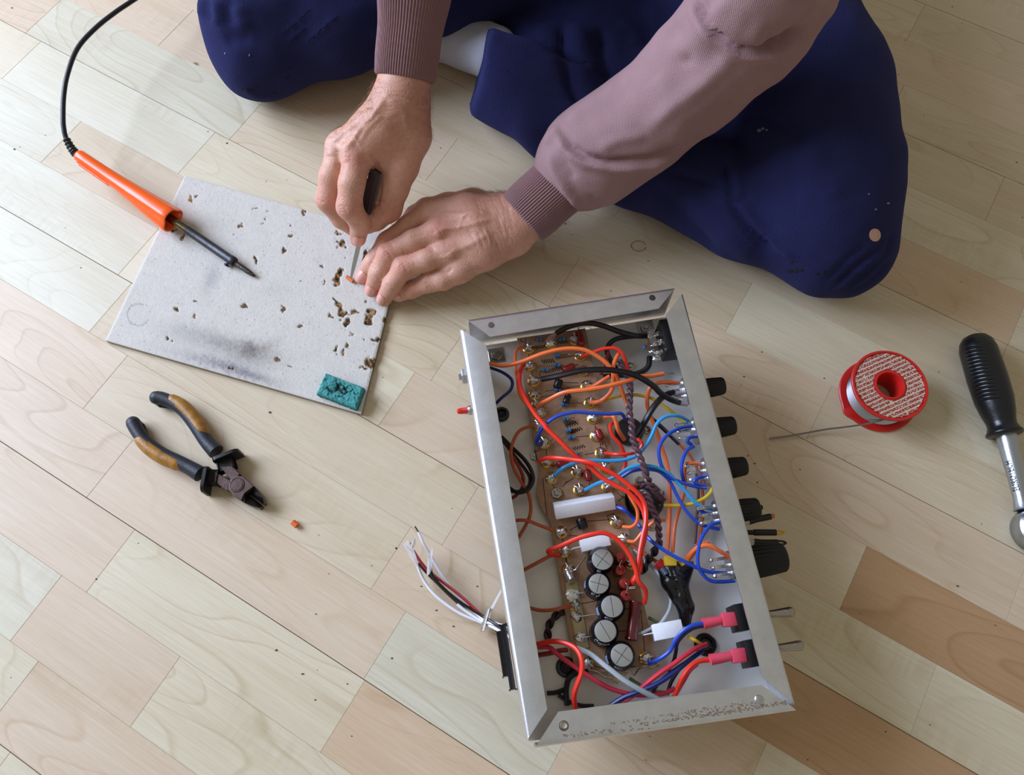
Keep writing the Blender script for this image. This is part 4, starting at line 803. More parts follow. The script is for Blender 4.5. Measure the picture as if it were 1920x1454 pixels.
# teal scouring pad piece
sc_ = [Q(15, *k, 6.4) for k in ((1312, 1196), (1530, 1280), (1484, 1398), (1262, 1312))]; n1, n2 = 60, 40; hs = .0085
uu, vv = np.meshgrid(np.linspace(0, 1, n1), np.linspace(0, 1, n2), indexing='ij')
S = (sc_[0] * (1 - uu)[..., None] + sc_[1] * uu[..., None]) * (1 - vv)[..., None] + (sc_[3] * (1 - uu)[..., None] + sc_[2] * uu[..., None]) * vv[..., None]
S = S.reshape(-1, 3); u1, v1 = uu.ravel(), vv.ravel(); pq = np.stack([u1 * 220, v1 * 130], 1); nz = vnoise(pq, 9, 41) + .6 * vnoise(pq, 4, 42)
burn = np.exp(-(((u1 - .45) / .30) ** 2 + ((v1 - .48) / .26) ** 2)); crack = np.abs(vnoise(pq, 22, 43) - .5) * 2
dk = np.clip(burn * 1.9 * np.exp(-(crack / .2) ** 2) + burn ** 2 * .35, 0, 1)
ed = np.clip(np.minimum.reduce([u1 * 1.7, (1 - u1) * 1.7, v1, 1 - v1]) / .06, 0, 1)
T_ = S.copy(); T_[:, 2] += hs * (.72 + .28 * ed) + .0014 * (nz - .8) - .0028 * dk; out_ = (S - S.mean(0)); T_[:, :2] += out_[:, :2] * (.05 * (vnoise(pq, 14, 44) - .5) * (1 - ed))[:, None]
col = np.array(lin('54a09e')) * (.72 + .45 * nz / 1.6)[:, None]; col = col * (1 - .85 * dk[:, None]) + np.array(lin('1d231d')) * .85 * dk[:, None]; col[(dk > .95) & (nz > 1.1)] = lin('6b5a3a')
V = T_.tolist(); F = [(i * n2 + j, i * n2 + j + 1, (i + 1) * n2 + j + 1, (i + 1) * n2 + j) for i in range(n1 - 1) for j in range(n2 - 1)]
ring = [i * n2 for i in range(n1)] + [(n1 - 1) * n2 + j for j in range(1, n2)] + [i * n2 + n2 - 1 for i in range(n1 - 2, -1, -1)] + [j for j in range(n2 - 2, 0, -1)]
n = len(ring); b0 = len(V)
for lv in (.5, .0):
    V += [(S[i, 0] + .0006 * rp.uniform(-1, 1), S[i, 1] + .0006 * rp.uniform(-1, 1), S[i, 2] + (T_[i, 2] - S[i, 2]) * lv) for i in ring]
for a0, b1 in ((ring, [b0 + i for i in range(n)]), ([b0 + i for i in range(n)], [b0 + n + i for i in range(n)])):
    F += [(a0[i], a0[(i + 1) % n], b1[(i + 1) % n], b1[i]) for i in range(n)]
F.append(tuple(b0 + n + i for i in range(n))); cc = np.vstack([col, np.tile(np.array(lin('2f7f83')), (2 * n, 1))])
sp = mesh_obj('sponge', V, F, mat('scour_pad', '3f9093', .9, bump=.9, bscale=1400, attr='paint', spec=.1), angle=60, colors=cc)
tag(sp, 'small teal scouring sponge with a burnt cracked middle on the corner of the board', 'sponge')
# ------------------------------------------------------------------ soldering iron
ORP = mat('orange_plastic', 'fb5e00', .28, spec=.55, coat=.2)
iron = thing('soldering_iron', 'orange handled soldering iron with black cord, its tip on the grey board', 'soldering iron')
T0, B0 = Q(16, 1048, 1398, 9), Q(16, 150, 782, 33); ax = U(B0 - T0) * -1; Ltot = np.linalg.norm(B0 - T0)
def along(c, x, y):
    # distance from the back end along the axis for a place on the photograph
    q = np.array(W(c, x, y)); pb, pt_ = topx([B0])[0, :2], topx([T0])[0, :2]; lo, hi = 0, 1
    t = ((q - pb) @ (pt_ - pb)) / ((pt_ - pb) @ (pt_ - pb))
    for _ in range(30):
        mid = (lo + hi) / 2; s = topx([B0 + (T0 - B0) * mid])[0, :2]; tt = ((s - pb) @ (pt_ - pb)) / ((pt_ - pb) @ (pt_ - pb))
        lo, hi = (mid, hi) if tt < t else (lo, mid)
    return lo * Ltot
hL = along(16, 640, 1095)
sidev = U(np.cross(ax, EZ)); upv = np.cross(sidev, ax)
def hrf(t, h):
    f = np.clip((h - hL * .45) / (hL * .5), 0, 1); return 1 + f * (.10 * math.cos(3 * t - 1.57) + .03 * math.cos(6 * t))
prof = [(0, 0), (.0046, 0), (.0062, .0012), (.0066, .004)]
for f, r in ((.1, .0068), (.3, .0074), (.45, .0082), (.6, .0098), (.72, .0112), (.85, .0124), (.95, .0132), (.985, .0136), (1, .0133)): prof.append((r, hL * f))
prof += [(.0122, hL * 1.004), (.0112, hL * .998), (.0098, hL * .93), (.0060, hL * .86), (.0, hL * .855)]
m = MB(); m.lathe(prof, B0, ax, 48, sidev, hrf); part('handle', m, ORP, iron, angle=50)
m = MB(); c = B0 + ax * hL * .34 - sidev * .0 + upv * .0; m.box(B0 + ax * hL * .22 + sidev * .0069, ax * hL * .16, upv * .0022, sidev * .0009, .0006); part('handle_ridge', m, ORP, iron)
h1, h2, h3 = along(16, 700, 1165), along(16, 950, 1318), Ltot
SH1 = mat('heated_steel', '6d6046', .25, 1.0, vary=.25, vscale=200); SH2 = mat('dark_steel', '3a393c', .4, .6, bump=.2, bscale=300, vary=.2, vscale=120)
m = MB(); m.lathe([(.0044, hL * .84), (.0044, h1), (.0044, h1 + .0005)], B0, ax, 24); part('steel_collar', m, SH1, iron)
m = MB(); m.lathe([(.0046, h1), (.0047, h2 - .006), (.0051, h2 - .0055), (.0051, h2 - .001), (.0046, h2), (.0026, h2), (.0026, h2 - .004)], B0, ax, 28); part('barrel', m, SH2, iron)
m = MB(); m.lathe([(.0027, h2 - .003), (.0027, h2 + (h3 - h2) * .62), (.0024, h2 + (h3 - h2) * .75), (.0016, h2 + (h3 - h2) * .92), (.0004, h3), (0, h3)], B0, ax, 16); part('tip', m, mat('burnt_tip', '55514c', .35, .8, bump=.6, bscale=500, vary=.5, vscale=500), iron)
m = MB(); q = B0 + ax * (h2 - .0065); m.lathe([(.0015, .003), (.0015, .0062), (.0028, .0064), (.0028, .0078), (0, .0082)], q, -sidev * -1 * .8 - upv * .4, 12); part('set_screw', m, SH2, iron)
RUB = mat('cord_rubber', '17181c', .4, spec=.5)
cp = [(143, 778, 33), (118, 748, 36), (92, 700, 40), (80, 650, 45), (76, 590, 50), (80, 480, 56), (100, 370, 60), (150, 243, 60), (240, 142, 58), (340, 62, 56), (420, 8, 54), (520, -60, 50), (700, -200, 30), (1000, -340, 6), (1400, -400, 5)]
m = MB(); m.tube([Q(16, *k) for k in cp], .0025, 12, 8); part('cord', m, RUB, iron)
m = MB(); rl = catmull([Q(16, *k) for k in cp[:3]], 12); t_ = np.linspace(0, 1, len(rl)); m.tube(rl, [.0046 - .0012 * x + .0006 * math.sin(x * 36) for x in t_], 14, smooth=False); part('strain_relief', m, RUB, iron)
# ------------------------------------------------------------------ side cutters
pl = thing('side_cutters', 'side cutting pliers with black and amber grips lying open on the floor', 'pliers')
GRIP = mat('grip_black', '23262e', .5, bump=.25, bscale=600); AMB = mat('grip_amber', '9a6a22', .45, vary=.35, vscale=120, bump=.25, bscale=400); JAW = mat('jaw_steel', '5c4a46', .42, .75, bump=.2, bscale=700, vary=.2, vscale=200); JDK = mat('jaw_dark', '2c2624', .32, .7)
H1 = [(372, 132), (430, 142), (520, 178), (615, 240), (700, 335), (775, 445), (845, 550), (930, 640)]; H2 = [(152, 372), (185, 435), (250, 530), (340, 610), (450, 680), (560, 730), (670, 785), (780, 850)]
def off(line, d):
    L_ = np.array(line, float); T = np.gradient(L_, axis=0); T /= np.linalg.norm(T, axis=1)[:, None]; return L_ + np.stack([-T[:, 1], T[:, 0]], 1) * d
for H, s in ((H1, -1), (H2, 1)):
    m = MB(); pts = [Q(12, x, y, 9.5) for x, y in H]; q3 = catmull(np.array(pts), 8); e_ = U(q3[0] - q3[1]); rr_ = np.interp(np.linspace(0, 1, len(q3)), np.linspace(0, 1, 8), [.0066, .0064, .0062, .0064, .0066, .0066, .0066, .0074]); hs_ = [math.sin(k * .26) for k in (5.6, 5, 4, 3, 2)]; q3 = np.vstack([[q3[0] + e_ * .0066 * v for v in hs_], q3]); rr_ = np.r_[[.0066 * math.sqrt(max(0, 1 - v * v)) for v in hs_], rr_]; nn_ = len(q3); m.tube(q3, list(rr_), 18, smooth=False, flat=1.15); hd = part('handle', m, GRIP, pl)
    o2 = off(H, s * 19)[1:-1]; m = MB(); pts = [Q(12, x, y, 10.4) for x, y in o2]; m.tube(pts, [.0018, .0058, .0066, .0068, .0068, .0064, .0024], 14, 6, flat=1.12); part('amber_inlay', m, AMB, hd)
    m = MB(); m.tube([Q(12, *off(H, -s * 46)[0], 6), Q(12, *off(H, -s * 52)[1], 6), Q(12, *off(H, -s * 46)[2], 6)], [.002, .0038, .002], 10, 5); part('finger_bump', m, BLKG, hd)
for A, B, dirn in (((880, 692), (1118, 596), (85, 72)), ((808, 770), (765, 1000), (100, 50))):
    a, b = Q(12, *A, 22), Q(12, *B, 22); d = U((b - a) * [1, 1, 0]); n = np.cross(d, EZ); tgt = Q(12, 1125, 950, 22); n = n if n @ (tgt - a) > 0 else -n
    hw_ = np.linalg.norm((b - a)[:2]) / 2 * 1.04; ol = [(-hw_, .0012), (hw_, .0012)] + [(hw_ - .006 + .006 * math.cos(t), .016 + .006 * math.sin(t)) for t in np.linspace(0, 1.57, 6)] + [(-hw_ + .004 - .004 * math.sin(t), .018 + .004 * math.cos(t)) for t in np.linspace(0, 1.57, 5)]
    c_ = (a + b) / 2 * [1, 1, 0]; fr = [c_ + d * x + EZ * z + n * .0034 for x, z in ol]; bk = [c_ + d * x + EZ * z + n * .0004 for x, z in ol]; k_ = len(ol); ins = [c_ + (q - c_) * .93 + EZ * .0006 + n * .0003 for q in fr]
    m = MB(); m.add(fr + bk, [tuple(range(k_, 2 * k_))[::-1]] + [(i, k_ + i, k_ + (i + 1) % k_, (i + 1) % k_) for i in range(k_)]); m.add(fr + ins, [(i, (i + 1) % k_, k_ + (i + 1) % k_, k_ + i) for i in range(k_)] + [tuple(range(k_, 2 * k_))]); gd_ = part('hand_guard', m, BLK, pl, angle=30)
    m = MB(); m.box((a * .66 + b * .34) * [1, 1, 0] + EZ * .0092 + n * .0065, d * .0062, n * .0050, EZ * .0050, .0016); part('grip_sleeve', m, BLK, gd_)
def jaw(name, poly, z0, z1, m_, bev=.0006, par=pl):
    m = MB(); m.prism([Q(12, x, y, z1 * 1000)[:2] for x, y in poly], z0, z1, bev); return part(name, m, m_, par, smooth=False)
jaw('steel_arm', [(965, 775), (1075, 770), (1152, 848), (1120, 880), (1065, 905)], .005, .0145, JAW); jaw('steel_arm', [(915, 825), (1062, 908), (1058, 1005), (1020, 998), (905, 915)], .005, .0145, JAW)
jaw('head_plate', [(1062, 895), (1115, 862), (1180, 868), (1225, 908), (1285, 962), (1196, 1030), (1165, 1100), (1095, 1055), (1050, 1000)], .0045, .0165, JAW)
pv = Q(12, 1125, 952, 16.5); m = MB(); m.lathe([(.0068, 0), (.0068, .0004), (.0062, .0007), (.0061, .0003), (.0052, .0003), (.0050, .0008), (0, .0009)], pv, n=32); part('pivot', m, JAW, pl)
for poly, edge_ in (([(1285, 962), (1335, 1015), (1368, 1075), (1380, 1120), (1374, 1138), (1240, 1038), (1222, 1015)], 0), ([(1240, 1045), (1370, 1150), (1330, 1166), (1270, 1152), (1200, 1122), (1165, 1100), (1196, 1034), (1222, 1025)], 1)):
    cxy = np.mean(poly, axis=0); top_ = [Q(12, x, y, 9 if i in ((4, 5, 6) if not edge_ else (0, 1, 7)) else 15) for i, (x, y) in enumerate(poly)]
    bot = [np.array([p[0], p[1], .0045]) for p in top_]; n = len(poly); m = MB(); m.add(top_ + bot, [tuple(range(n)), tuple(range(2 * n - 1, n - 1, -1))] + [(i, n + i, n + (i + 1) % n, (i + 1) % n) for i in range(n)]); part('cutting_jaw', m, JDK, pl, smooth=False)
# ------------------------------------------------------------------ small bits
def snippet(a, b, r, m_, lab, cat):
    A, B = a, b; m = MB(); d = U(B - A); L_ = np.linalg.norm(B - A); m.lathe([(r * .45, .0003), (r * .5, 0), (r, 0), (r, L_), (r * .5, L_), (r * .45, L_ - .0006), (0, L_ - .0006)], A, d, 16); o = part('wire_snippet', m, m_); tag(o, lab, cat)
ORI = mat('insulation_orange', WC['orange'], .34)
snippet(Q(12, 1650, 1300, 2.6), Q(12, 1690, 1338, 2.6), .0026, mat('snippet_orange', 'd9651f', .4), 'short orange piece of wire insulation lying on the bare floor', 'wire')
snippet(P(650, 519, .0086), P(662, 528, .0086), .0018, mat('snippet_orange', 'd9651f', .4), 'orange snippet of insulation under the knife blade on the board', 'wire')
snippet(P(870, 367, .002), P(878, 364, .0024), .0013, mat('yellow_bit', 'd8c22a', .4), 'tiny yellow scrap of insulation beside the wrist of the flat hand', 'wire')
m = MB(); a_ = np.linspace(.3, 6.1, 24); hc = P(1197, 462); m.tube([hc + [.0072 * math.cos(t) * 1.05, .0062 * math.sin(t), .0004] for t in a_], .00022, 5, smooth=False); tag(part('hair_curl', m, mat('hair_dark', '3a2c22', .5)), 'single curled dark hair lying on the floor near the cuff', 'hair')
# ------------------------------------------------------------------ solder reel
RP = mat('reel_red', 'c3201c', .35, spec=.5); rl_ = thing('solder_reel', 'red reel of solder wire with a torn printed paper label', 'reel')
tc_ = Q(14, 806, 394, 29); rc = np.array([tc_[0], tc_[1], 0]); RR = .0352
def notch(t, h):
    d = [(math.degrees(t) - a + 180) % 360 - 180 for a in (208, 262)]
    return 1 + .05 * math.exp(-(d[0] / 9) ** 2) * 1.6 - .10 * math.exp(-(d[1] / 14) ** 4) * 0
m = MB(); m.lathe([(.0125, .0), (RR * 1.03, .0), (RR * 1.05, .0006), (RR * 1.05, .0022), (RR * 1.03, .0028), (.02, .0028)], rc, n=90, xref=(1, 0, 0), rfun=notch, loop=True); part('lower_flange', m, RP, rl_)
m = MB(); m.lathe([(.0122, .0285), (.0150, .0285), (.0152, .0278), (RR * .93, .0278), (RR * .935, .029), (RR * .985, .029), (RR, .0284), (RR, .0262), (RR * .98, .0256), (.02, .0256)], rc, n=72, loop=True); part('upper_flange', m, RP, rl_)
m = MB(); m.lathe([(.0120, .001), (.0122, .0285), (.0126, .0292), (.0138, .0292), (.0140, .0275), (.0205, .0270), (.0205, .001)], rc, n=40, loop=True); part('hub', m, RP, rl_)
m = MB(); pr = []; zz = .0030
while zz < .0254: pr += [(.0298, zz), (.0304, zz + .0004), (.0298, zz + .0008)]; zz += .0008
m.lathe([(.0206, .0030)] + pr + [(.0206, .0254)], rc, n=60, loop=True); part('solder_coil', m, mat('solder_wire', 'b9bcc4', .3, 1.0), rl_)
m = MB(); m.tube([Q(14, 800, 596, 18), Q(14, 720, 618, 14), Q(14, 620, 638, 9), Q(14, 520, 652, 7), Q(14, 420, 664, 5), Q(14, 320, 682, 4), Q(14, 200, 704, 3), Q(14, 75, 721, 2.5)], .00085, 8, 5); part('solder_end', m, mat('solder_dull', '8a8480', .4, .9), rl_)
nr, na = 16, 180; V = []; gg = np.random.default_rng(8); torn = np.interp(np.linspace(0, 1, na), np.linspace(0, 1, 46), gg.random(46)) * .0016; torn[-1] = torn[0]
for i in range(nr + 1):
    for j in range(na):
        t = 2 * math.pi * j / na; ro = RR * .925 - torn[j] * (1.0); r = .0155 + (ro - .0155) * i / nr
        V.append((rc[0] + r * math.cos(t), rc[1] + r * math.sin(t), .0281 + .00045 * gg.random() + (.0009 if i == nr and gg.random() > .75 else 0)))
F = [(i * na + j, i * na + (j + 1) % na, (i + 1) * na + (j + 1) % na, (i + 1) * na + j) for i in range(nr) for j in range(na)]
def label_mat():
    m = bpy.data.materials.new('printed_label'); m.use_nodes = True; nt = m.node_tree; N = nt.nodes; L = nt.links; b = N['Principled BSDF']; b.inputs['Roughness'].default_value = .7
    tc = N.new('ShaderNodeTexCoord'); mp = N.new('ShaderNodeMapping'); mp.inputs['Rotation'].default_value = (0, 0, math.radians(24)); mp.inputs['Location'].default_value = (-rc[0], -rc[1], 0); mp.vector_type = 'TEXTURE'; mp.inputs['Location'].default_value = (rc[0], rc[1], 0)
    L.new(tc.outputs['Object'], mp.inputs[0]); sp = N.new('ShaderNodeSeparateXYZ'); L.new(mp.outputs[0], sp.inputs[0])
    def mth(op, a, v=None):
        x = N.new('ShaderNodeMath'); x.operation = op
        L.new(a, x.inputs[0])
        if v is not None:
            if isinstance(v, (int, float)): x.inputs[1].default_value = v
            else: L.new(v, x.inputs[1])
        return x.outputs[0]
    rowf = mth('FRACT', mth('MULTIPLY', sp.outputs[1], 250.0)); rows_ = mth('GREATER_THAN', mth('ABSOLUTE', mth('SUBTRACT', rowf, .5)), .34); rows_ = mth('SUBTRACT', rows_, 1.0); rows_ = mth('ABSOLUTE', rows_)
    n = N.new('ShaderNodeTexNoise'); n.inputs['Scale'].default_value = 1; n.inputs['Detail'].default_value = 2; mp2 = N.new('ShaderNodeMapping'); mp2.inputs['Scale'].default_value = (800, 700, 1); L.new(mp.outputs[0], mp2.inputs[0]); L.new(mp2.outputs[0], n.inputs['Vector'])
    gl = mth('GREATER_THAN', n.outputs['Fac'], .44)
    n3 = N.new('ShaderNodeTexNoise'); n3.inputs['Scale'].default_value = 1; mp3 = N.new('ShaderNodeMapping'); mp3.inputs['Scale'].default_value = (160, 40, 1); L.new(mp.outputs[0], mp3.inputs[0]); L.new(mp3.outputs[0], n3.inputs['Vector'])
    wd = mth('GREATER_THAN', n3.outputs['Fac'], .36); f = mth('MULTIPLY', mth('MULTIPLY', rows_, gl), wd)
    mx = N.new('ShaderNodeMix'); mx.data_type = 'RGBA'; mx.inputs['A'].default_value = (*lin('d6c3ae'), 1); mx.inputs['B'].default_value = (*lin('a23a2c'), 1); L.new(f, mx.inputs['Factor'])
    n4 = N.new('ShaderNodeTexNoise'); n4.inputs['Scale'].default_value = 220; L.new(tc.outputs['Object'], n4.inputs['Vector']); mm = N.new('ShaderNodeMix'); mm.data_type = 'RGBA'; mm.blend_type = 'MULTIPLY'; mm.inputs['Factor'].default_value = .35; L.new(mx.outputs['Result'], mm.inputs['A']); L.new(n4.outputs['Fac'], mm.inputs['B'])
    L.new(mm.outputs['Result'], b.inputs['Base Color']); return m
mesh_obj('paper_label', V, F, label_mat(), rl_, angle=180)
# ------------------------------------------------------------------ ratchet with black handle
rt = thing('ratchet_handle', 'black handled steel ratchet wrench lying at the right edge of the floor', 'ratchet')
A, B = Q(14, 1310, 92, 19), Q(14, 1502, 700, 17); d = U(B - A); L_ = np.linalg.norm(B - A); sv = U(np.cross(d, EZ)); uv_ = np.cross(sv, d)
pr = [(0, 0), (.006, .0006), (.011, .003), (.0148, .008), (.0168, .016), (.0172, .03), (.0176, L_ * .45), (.0170, L_ * .66), (.0150, L_ * .78), (.0128, L_ * .87), (.0125, L_ * .91), (.0140, L_ * .95), (.0158, L_ * .975), (.0160, L_ * .988), (.0148, L_), (.008, L_), (0, L_)]
m = MB(); m.lathe(pr, A, d, 40, sv); HB = mat('ratchet_rubber', '0e0f12', .3, bump=.15, bscale=300, spec=.5); part('grip', m, HB, rt, angle=60)
m = MB()
for i in range(15):
    h = L_ * (.17 + .036 * i); R_ = np.interp(h, [q_[1] for q_ in pr], [q_[0] for q_ in pr])
    m.tube([A + d * (h + .0022 * (k - .8)) + (sv * math.cos(k) + uv_ * math.sin(k)) * R_ for k in np.linspace(.15, 1.3, 10)], [.0004, .0013, .0015, .0013, .0004], 8, 2)
part('grip_rib', m, HB, rt)
C_, D_ = Q(14, 1508, 700, 16), Q(14, 1618, 1155, 15); d2 = U(D_ - C_); L2 = np.linalg.norm(D_ - C_); STL = mat('satin_steel', 'b4bac0', .32, 1.0, bump=.08, bscale=600)
m = MB(); m.lathe([(.0088, -.006), (.0088, 0), (.0084, .02), (.0074, L2 * .5), (.0066, L2 * .85), (.008, L2 * .97), (.009, L2)], C_, d2, 28); sh = part('shank', m, STL, rt)
V, F = text_geo('EUROTECH', .0072); p1, p2 = Q(14, 1586, 1030, 23), Q(14, 1532, 848, 24); e1 = U((p2 - p1)); e2 = U(np.cross(EZ, e1)); e2 = U(e2 + EZ * -.0); s_ = np.linalg.norm(p2 - p1) / (V[:, 0].max() - V[:, 0].min()); ctr = (p1 + p2) / 2
axp = C_ + d2 * ((ctr - C_) @ d2); ctr = axp + (ctr - axp - d2 * ((ctr - axp) @ d2)); pos = []
for v in V:
    q = ctr + e1 * v[0] * s_ + e2 * v[1] * s_; hh = (q - C_) @ d2; axq = C_ + d2 * hh; rr = np.interp(hh, [0, .02, L2 * .5, L2 * .85], [.0088, .0084, .0074, .0066]) + .0005
    o2 = q - axq; o2 = o2 - EZ * o2[2]; h2_ = min(np.linalg.norm(o2) , rr * .98); o2 = U(o2) * h2_; pos.append(axq + o2 + EZ * math.sqrt(rr * rr - h2_ * h2_))
part('engraved_text', MB().add(pos, F), mat('engraving', '1b1d21', .7, 0.0), sh, smooth=False)
hd_ = Q(14, 1700, 1275, 14); m = MB(); m.lathe([(.0, -.012), (.017, -.012), (.0195, -.009), (.0195, .007), (.017, .0095), (.0125, .0098), (.0118, .0088), (0, .0088)], hd_, n=40); part('ratchet_head', m, STL, rt)
m = MB(); m.lathe([(.0112, .0088), (.0112, .0104), (.0098, .0116), (.004, .0116), (0, .0110)], hd_, n=32); part('direction_dial', m, NICKEL, rt); m = MB(); m.lathe([(.0035, 0), (.0035, .0012), (0, .0012)], Q(14, 1660, 1342, 24), n=14); m.tube([D_, (D_ * .3 + hd_ * .7)], [.0088, .011], 16); part('neck', m, STL, rt)
# ------------------------------------------------------------------ the person: hands, hidden body, clothes
def hp(x, y, z): return P(x, y, z / 1000.0)
def skin_material():
    m = mat('skin', 'b9836b', .48, bump=.0, attr='paint', sss=.12, spec=.4); nt = m.node_tree; N = nt.nodes; L = nt.links; b = N['Principled BSDF']
    tc = N.new('ShaderNodeTexCoord'); n1 = N.new('ShaderNodeTexNoise'); n1.inputs['Scale'].default_value = 900; n1.inputs['Detail'].default_value = 3; L.new(tc.outputs['Object'], n1.inputs['Vector'])
    n2 = N.new('ShaderNodeTexVoronoi'); n2.inputs['Scale'].default_value = 650; L.new(tc.outputs['Object'], n2.inputs['Vector'])
    ad = N.new('ShaderNodeMath'); ad.operation = 'ADD'; L.new(n1.outputs['Fac'], ad.inputs[0]); L.new(n2.outputs['Distance'], ad.inputs[1])
    bp = N.new('ShaderNodeBump'); bp.inputs['Strength'].default_value = .35; bp.inputs['Distance'].default_value = .0006; L.new(ad.outputs[0], bp.inputs['Height']); L.new(bp.outputs[0], b.inputs['Normal'])
    return m
SKIN = skin_material()
ALLV, ALLF, ALLC = [], [], []
def join(V, F, C):
    o = sum(len(v) for v in ALLV); ALLV.append(V); ALLF.append(np.asarray(F) + o); ALLC.append(C)
S0 = np.array(lin('cf9c86')); SRED = np.array(lin('c47466')); SPALE = np.array(lin('e2b8a4')); STAN = np.array(lin('a8735c'))
def paint(V, spots, base=S0):
    C = np.tile(base, (len(V), 1))
    for p, r, c, a in spots:
        k = np.exp(-(np.linalg.norm(V - p, axis=1) / (r / 1000)) ** 2)[:, None] * a; C = C * (1 - k) + c * k
    n = vnoise(topx(V)[:, :2] * 3, 14, 55)[:, None]; return C * (.93 + .14 * n)
# --- hand that holds the knife (left in the photograph)
f = Field(hp(560, 480, 20) - [.02, .02, .02], hp(860, 20, 190) + [.03, .04, .0], .00115)
f.lo[2] = .012; f = Field((-.225, .365, .010), (-.035, .640, .205), .00115)
fore = f.chain([hp(778, -10, 172), hp(766, 90, 150), hp(758, 150, 134), hp(751, 190, 127)], [.018, .0205, .0228, .0242], .008)
palm = fore
for pts, rs in (([(745, 198, 125), (716, 245, 118), (672, 288, 109)], [.019, .0165, .0142]), ([(735, 200, 122), (695, 240, 116), (641, 276, 103)], [.019, .0165, .0140]),
                ([(742, 205, 116), (700, 242, 104), (648, 268, 88)], [.018, .016, .013]), ([(748, 212, 110), (716, 248, 96), (672, 268, 76)], [.018, .016, .012]),
                ([(768, 200, 116), (770, 255, 104), (752, 312, 88)], [.0185, .0185, .0165]), ([(745, 235, 108), (715, 300, 92)], [.020, .0150])):
    palm = smin(palm, f.chain([hp(*q) for q in pts], rs, .008), .012)
R_IDX = [(672, 290, 109), (659, 345, 102), (655, 388, 88), (675, 418, 64), (671, 448, 44)]
fingers = [([hp(*q) for q in R_IDX], [.0138, .0118, .0118, .0098, .0080]),
           ([hp(*q) for q in ((641, 276, 103), (622, 330, 96), (615, 375, 80), (640, 410, 58), (664, 430, 42))], [.0136, .0112, .0112, .0094, .0078]),
           ([hp(*q) for q in ((648, 268, 88), (632, 330, 72), (640, 372, 54), (676, 388, 46))], [.0125, .0108, .0098, .0082]),
           ([hp(*q) for q in ((672, 268, 76), (662, 320, 58), (676, 350, 46), (704, 356, 44))], [.0115, .0096, .0086, .0072])]
thumb = ([hp(*q) for q in ((752, 312, 88), (738, 352, 78), (726, 390, 64), (704, 410, 53), (690, 422, 46))], [.0165, .0142, .0138, .0112, .0088])
fg = None
for p_, r_ in fingers:
    d_ = f.chain(p_, r_, .004); fg = d_ if fg is None else smin(fg, d_, .0012)
tot = smin(palm, fg, .008); tot = smin(tot, f.chain(*thumb, .005), .0045); f.d = tot; V, F = f.mesh(); V = relax(V, F, 2, .5); N_ = vnormals(V, F)
for ln_, w_, dp in (([(330, 700), (440, 560), (560, 420), (620, 310)], 3.6, 1.9), ([(240, 650), (330, 560), (460, 450), (560, 380)], 2.6, 1.4), ([(420, 660), (500, 540), (600, 440)], 2.2, .9), ([(430, 640), (400, 600), (440, 540), (420, 500)], 1.5, .9), ([(360, 540), (430, 510), (520, 470), (560, 400)], 1.3, .8),
                    ([(300, 640), (310, 720), (330, 790)], 6, 1.8), ([(215, 600), (225, 680), (230, 740)], 6, 1.4), ([(380, 620), (460, 700), (500, 800)], 6, -2.0), ([(270, 690), (290, 760), (300, 850)], 3.0, -1.8),
                    ([(510, 830), (530, 860), (545, 890)], 2.4, -1.6), ([(590, 900), (580, 1000), (560, 1080), (510, 1110)], 2.0, -2.2), ([(600, 1150), (640, 1160), (690, 1140)], 4, 1.2), ([(560, 1040), (600, 1060), (620, 1050)], 1.0, -.8), ([(560, 780), (575, 850), (570, 900)], 2.0, -1.2), ([(280, 1105), (310, 1095), (345, 1110)], .8, -.7), ([(290, 1120), (320, 1115), (350, 1130)], .8, -.7), ([(295, 1140), (325, 1138), (352, 1150)], .8, -.6), ([(430, 1100), (470, 1080), (490, 1130)], 1.2, -.9),
                    ([(380, 1220), (430, 1225), (470, 1235)], .9, -.6), ([(550, 1030), (575, 1090), (580, 1120)], 1.4, -1.0), ([(540, 1120), (560, 1150), (640, 1180)], 3.0, .8), ([(125, 1040), (160, 1070), (190, 1060)], .9, -.6), ([(330, 760), (360, 770), (380, 760)], .8, -.5), ([(330, 745), (360, 750), (380, 740)], .8, -.5), ([(520, 720), (560, 800), (545, 850)], 2, -1.0),
                    ([(700, 300), (780, 330), (860, 330)], 1.2, -.6), ([(520, 260), (650, 255), (760, 270)], 1.2, .5), ([(640, 330), (760, 420), (780, 560)], 3, .8)): V = sculpt(V, N_, ln_, w_, dp, 10)
for fi in range(60):
    gg = np.random.default_rng(fi); x, y = 560 + gg.random() * 280, 180 + gg.random() * 500; V = sculpt(V, N_, [(x - 25, y), (x, y + 5), (x + 25, y + 2)], .8, -.22, 10)
sp = [(hp(643, 283, 112), 14, SPALE, .6), (hp(662, 300, 118), 12, SRED, .45), (hp(655, 390, 98), 12, SRED, .4), (hp(676, 418, 72), 9, SPALE, .3), (hp(671, 446, 50), 9, SRED, .5), (hp(612, 378, 85), 13, SRED, .35), (hp(728, 395, 70), 13, SRED, .55), (hp(760, 180, 150), 40, STAN, .45), (hp(790, 210, 120), 30, STAN, .5), (hp(735, 300, 100), 20, SRED, .2)]
join(V, F, paint(V, sp))
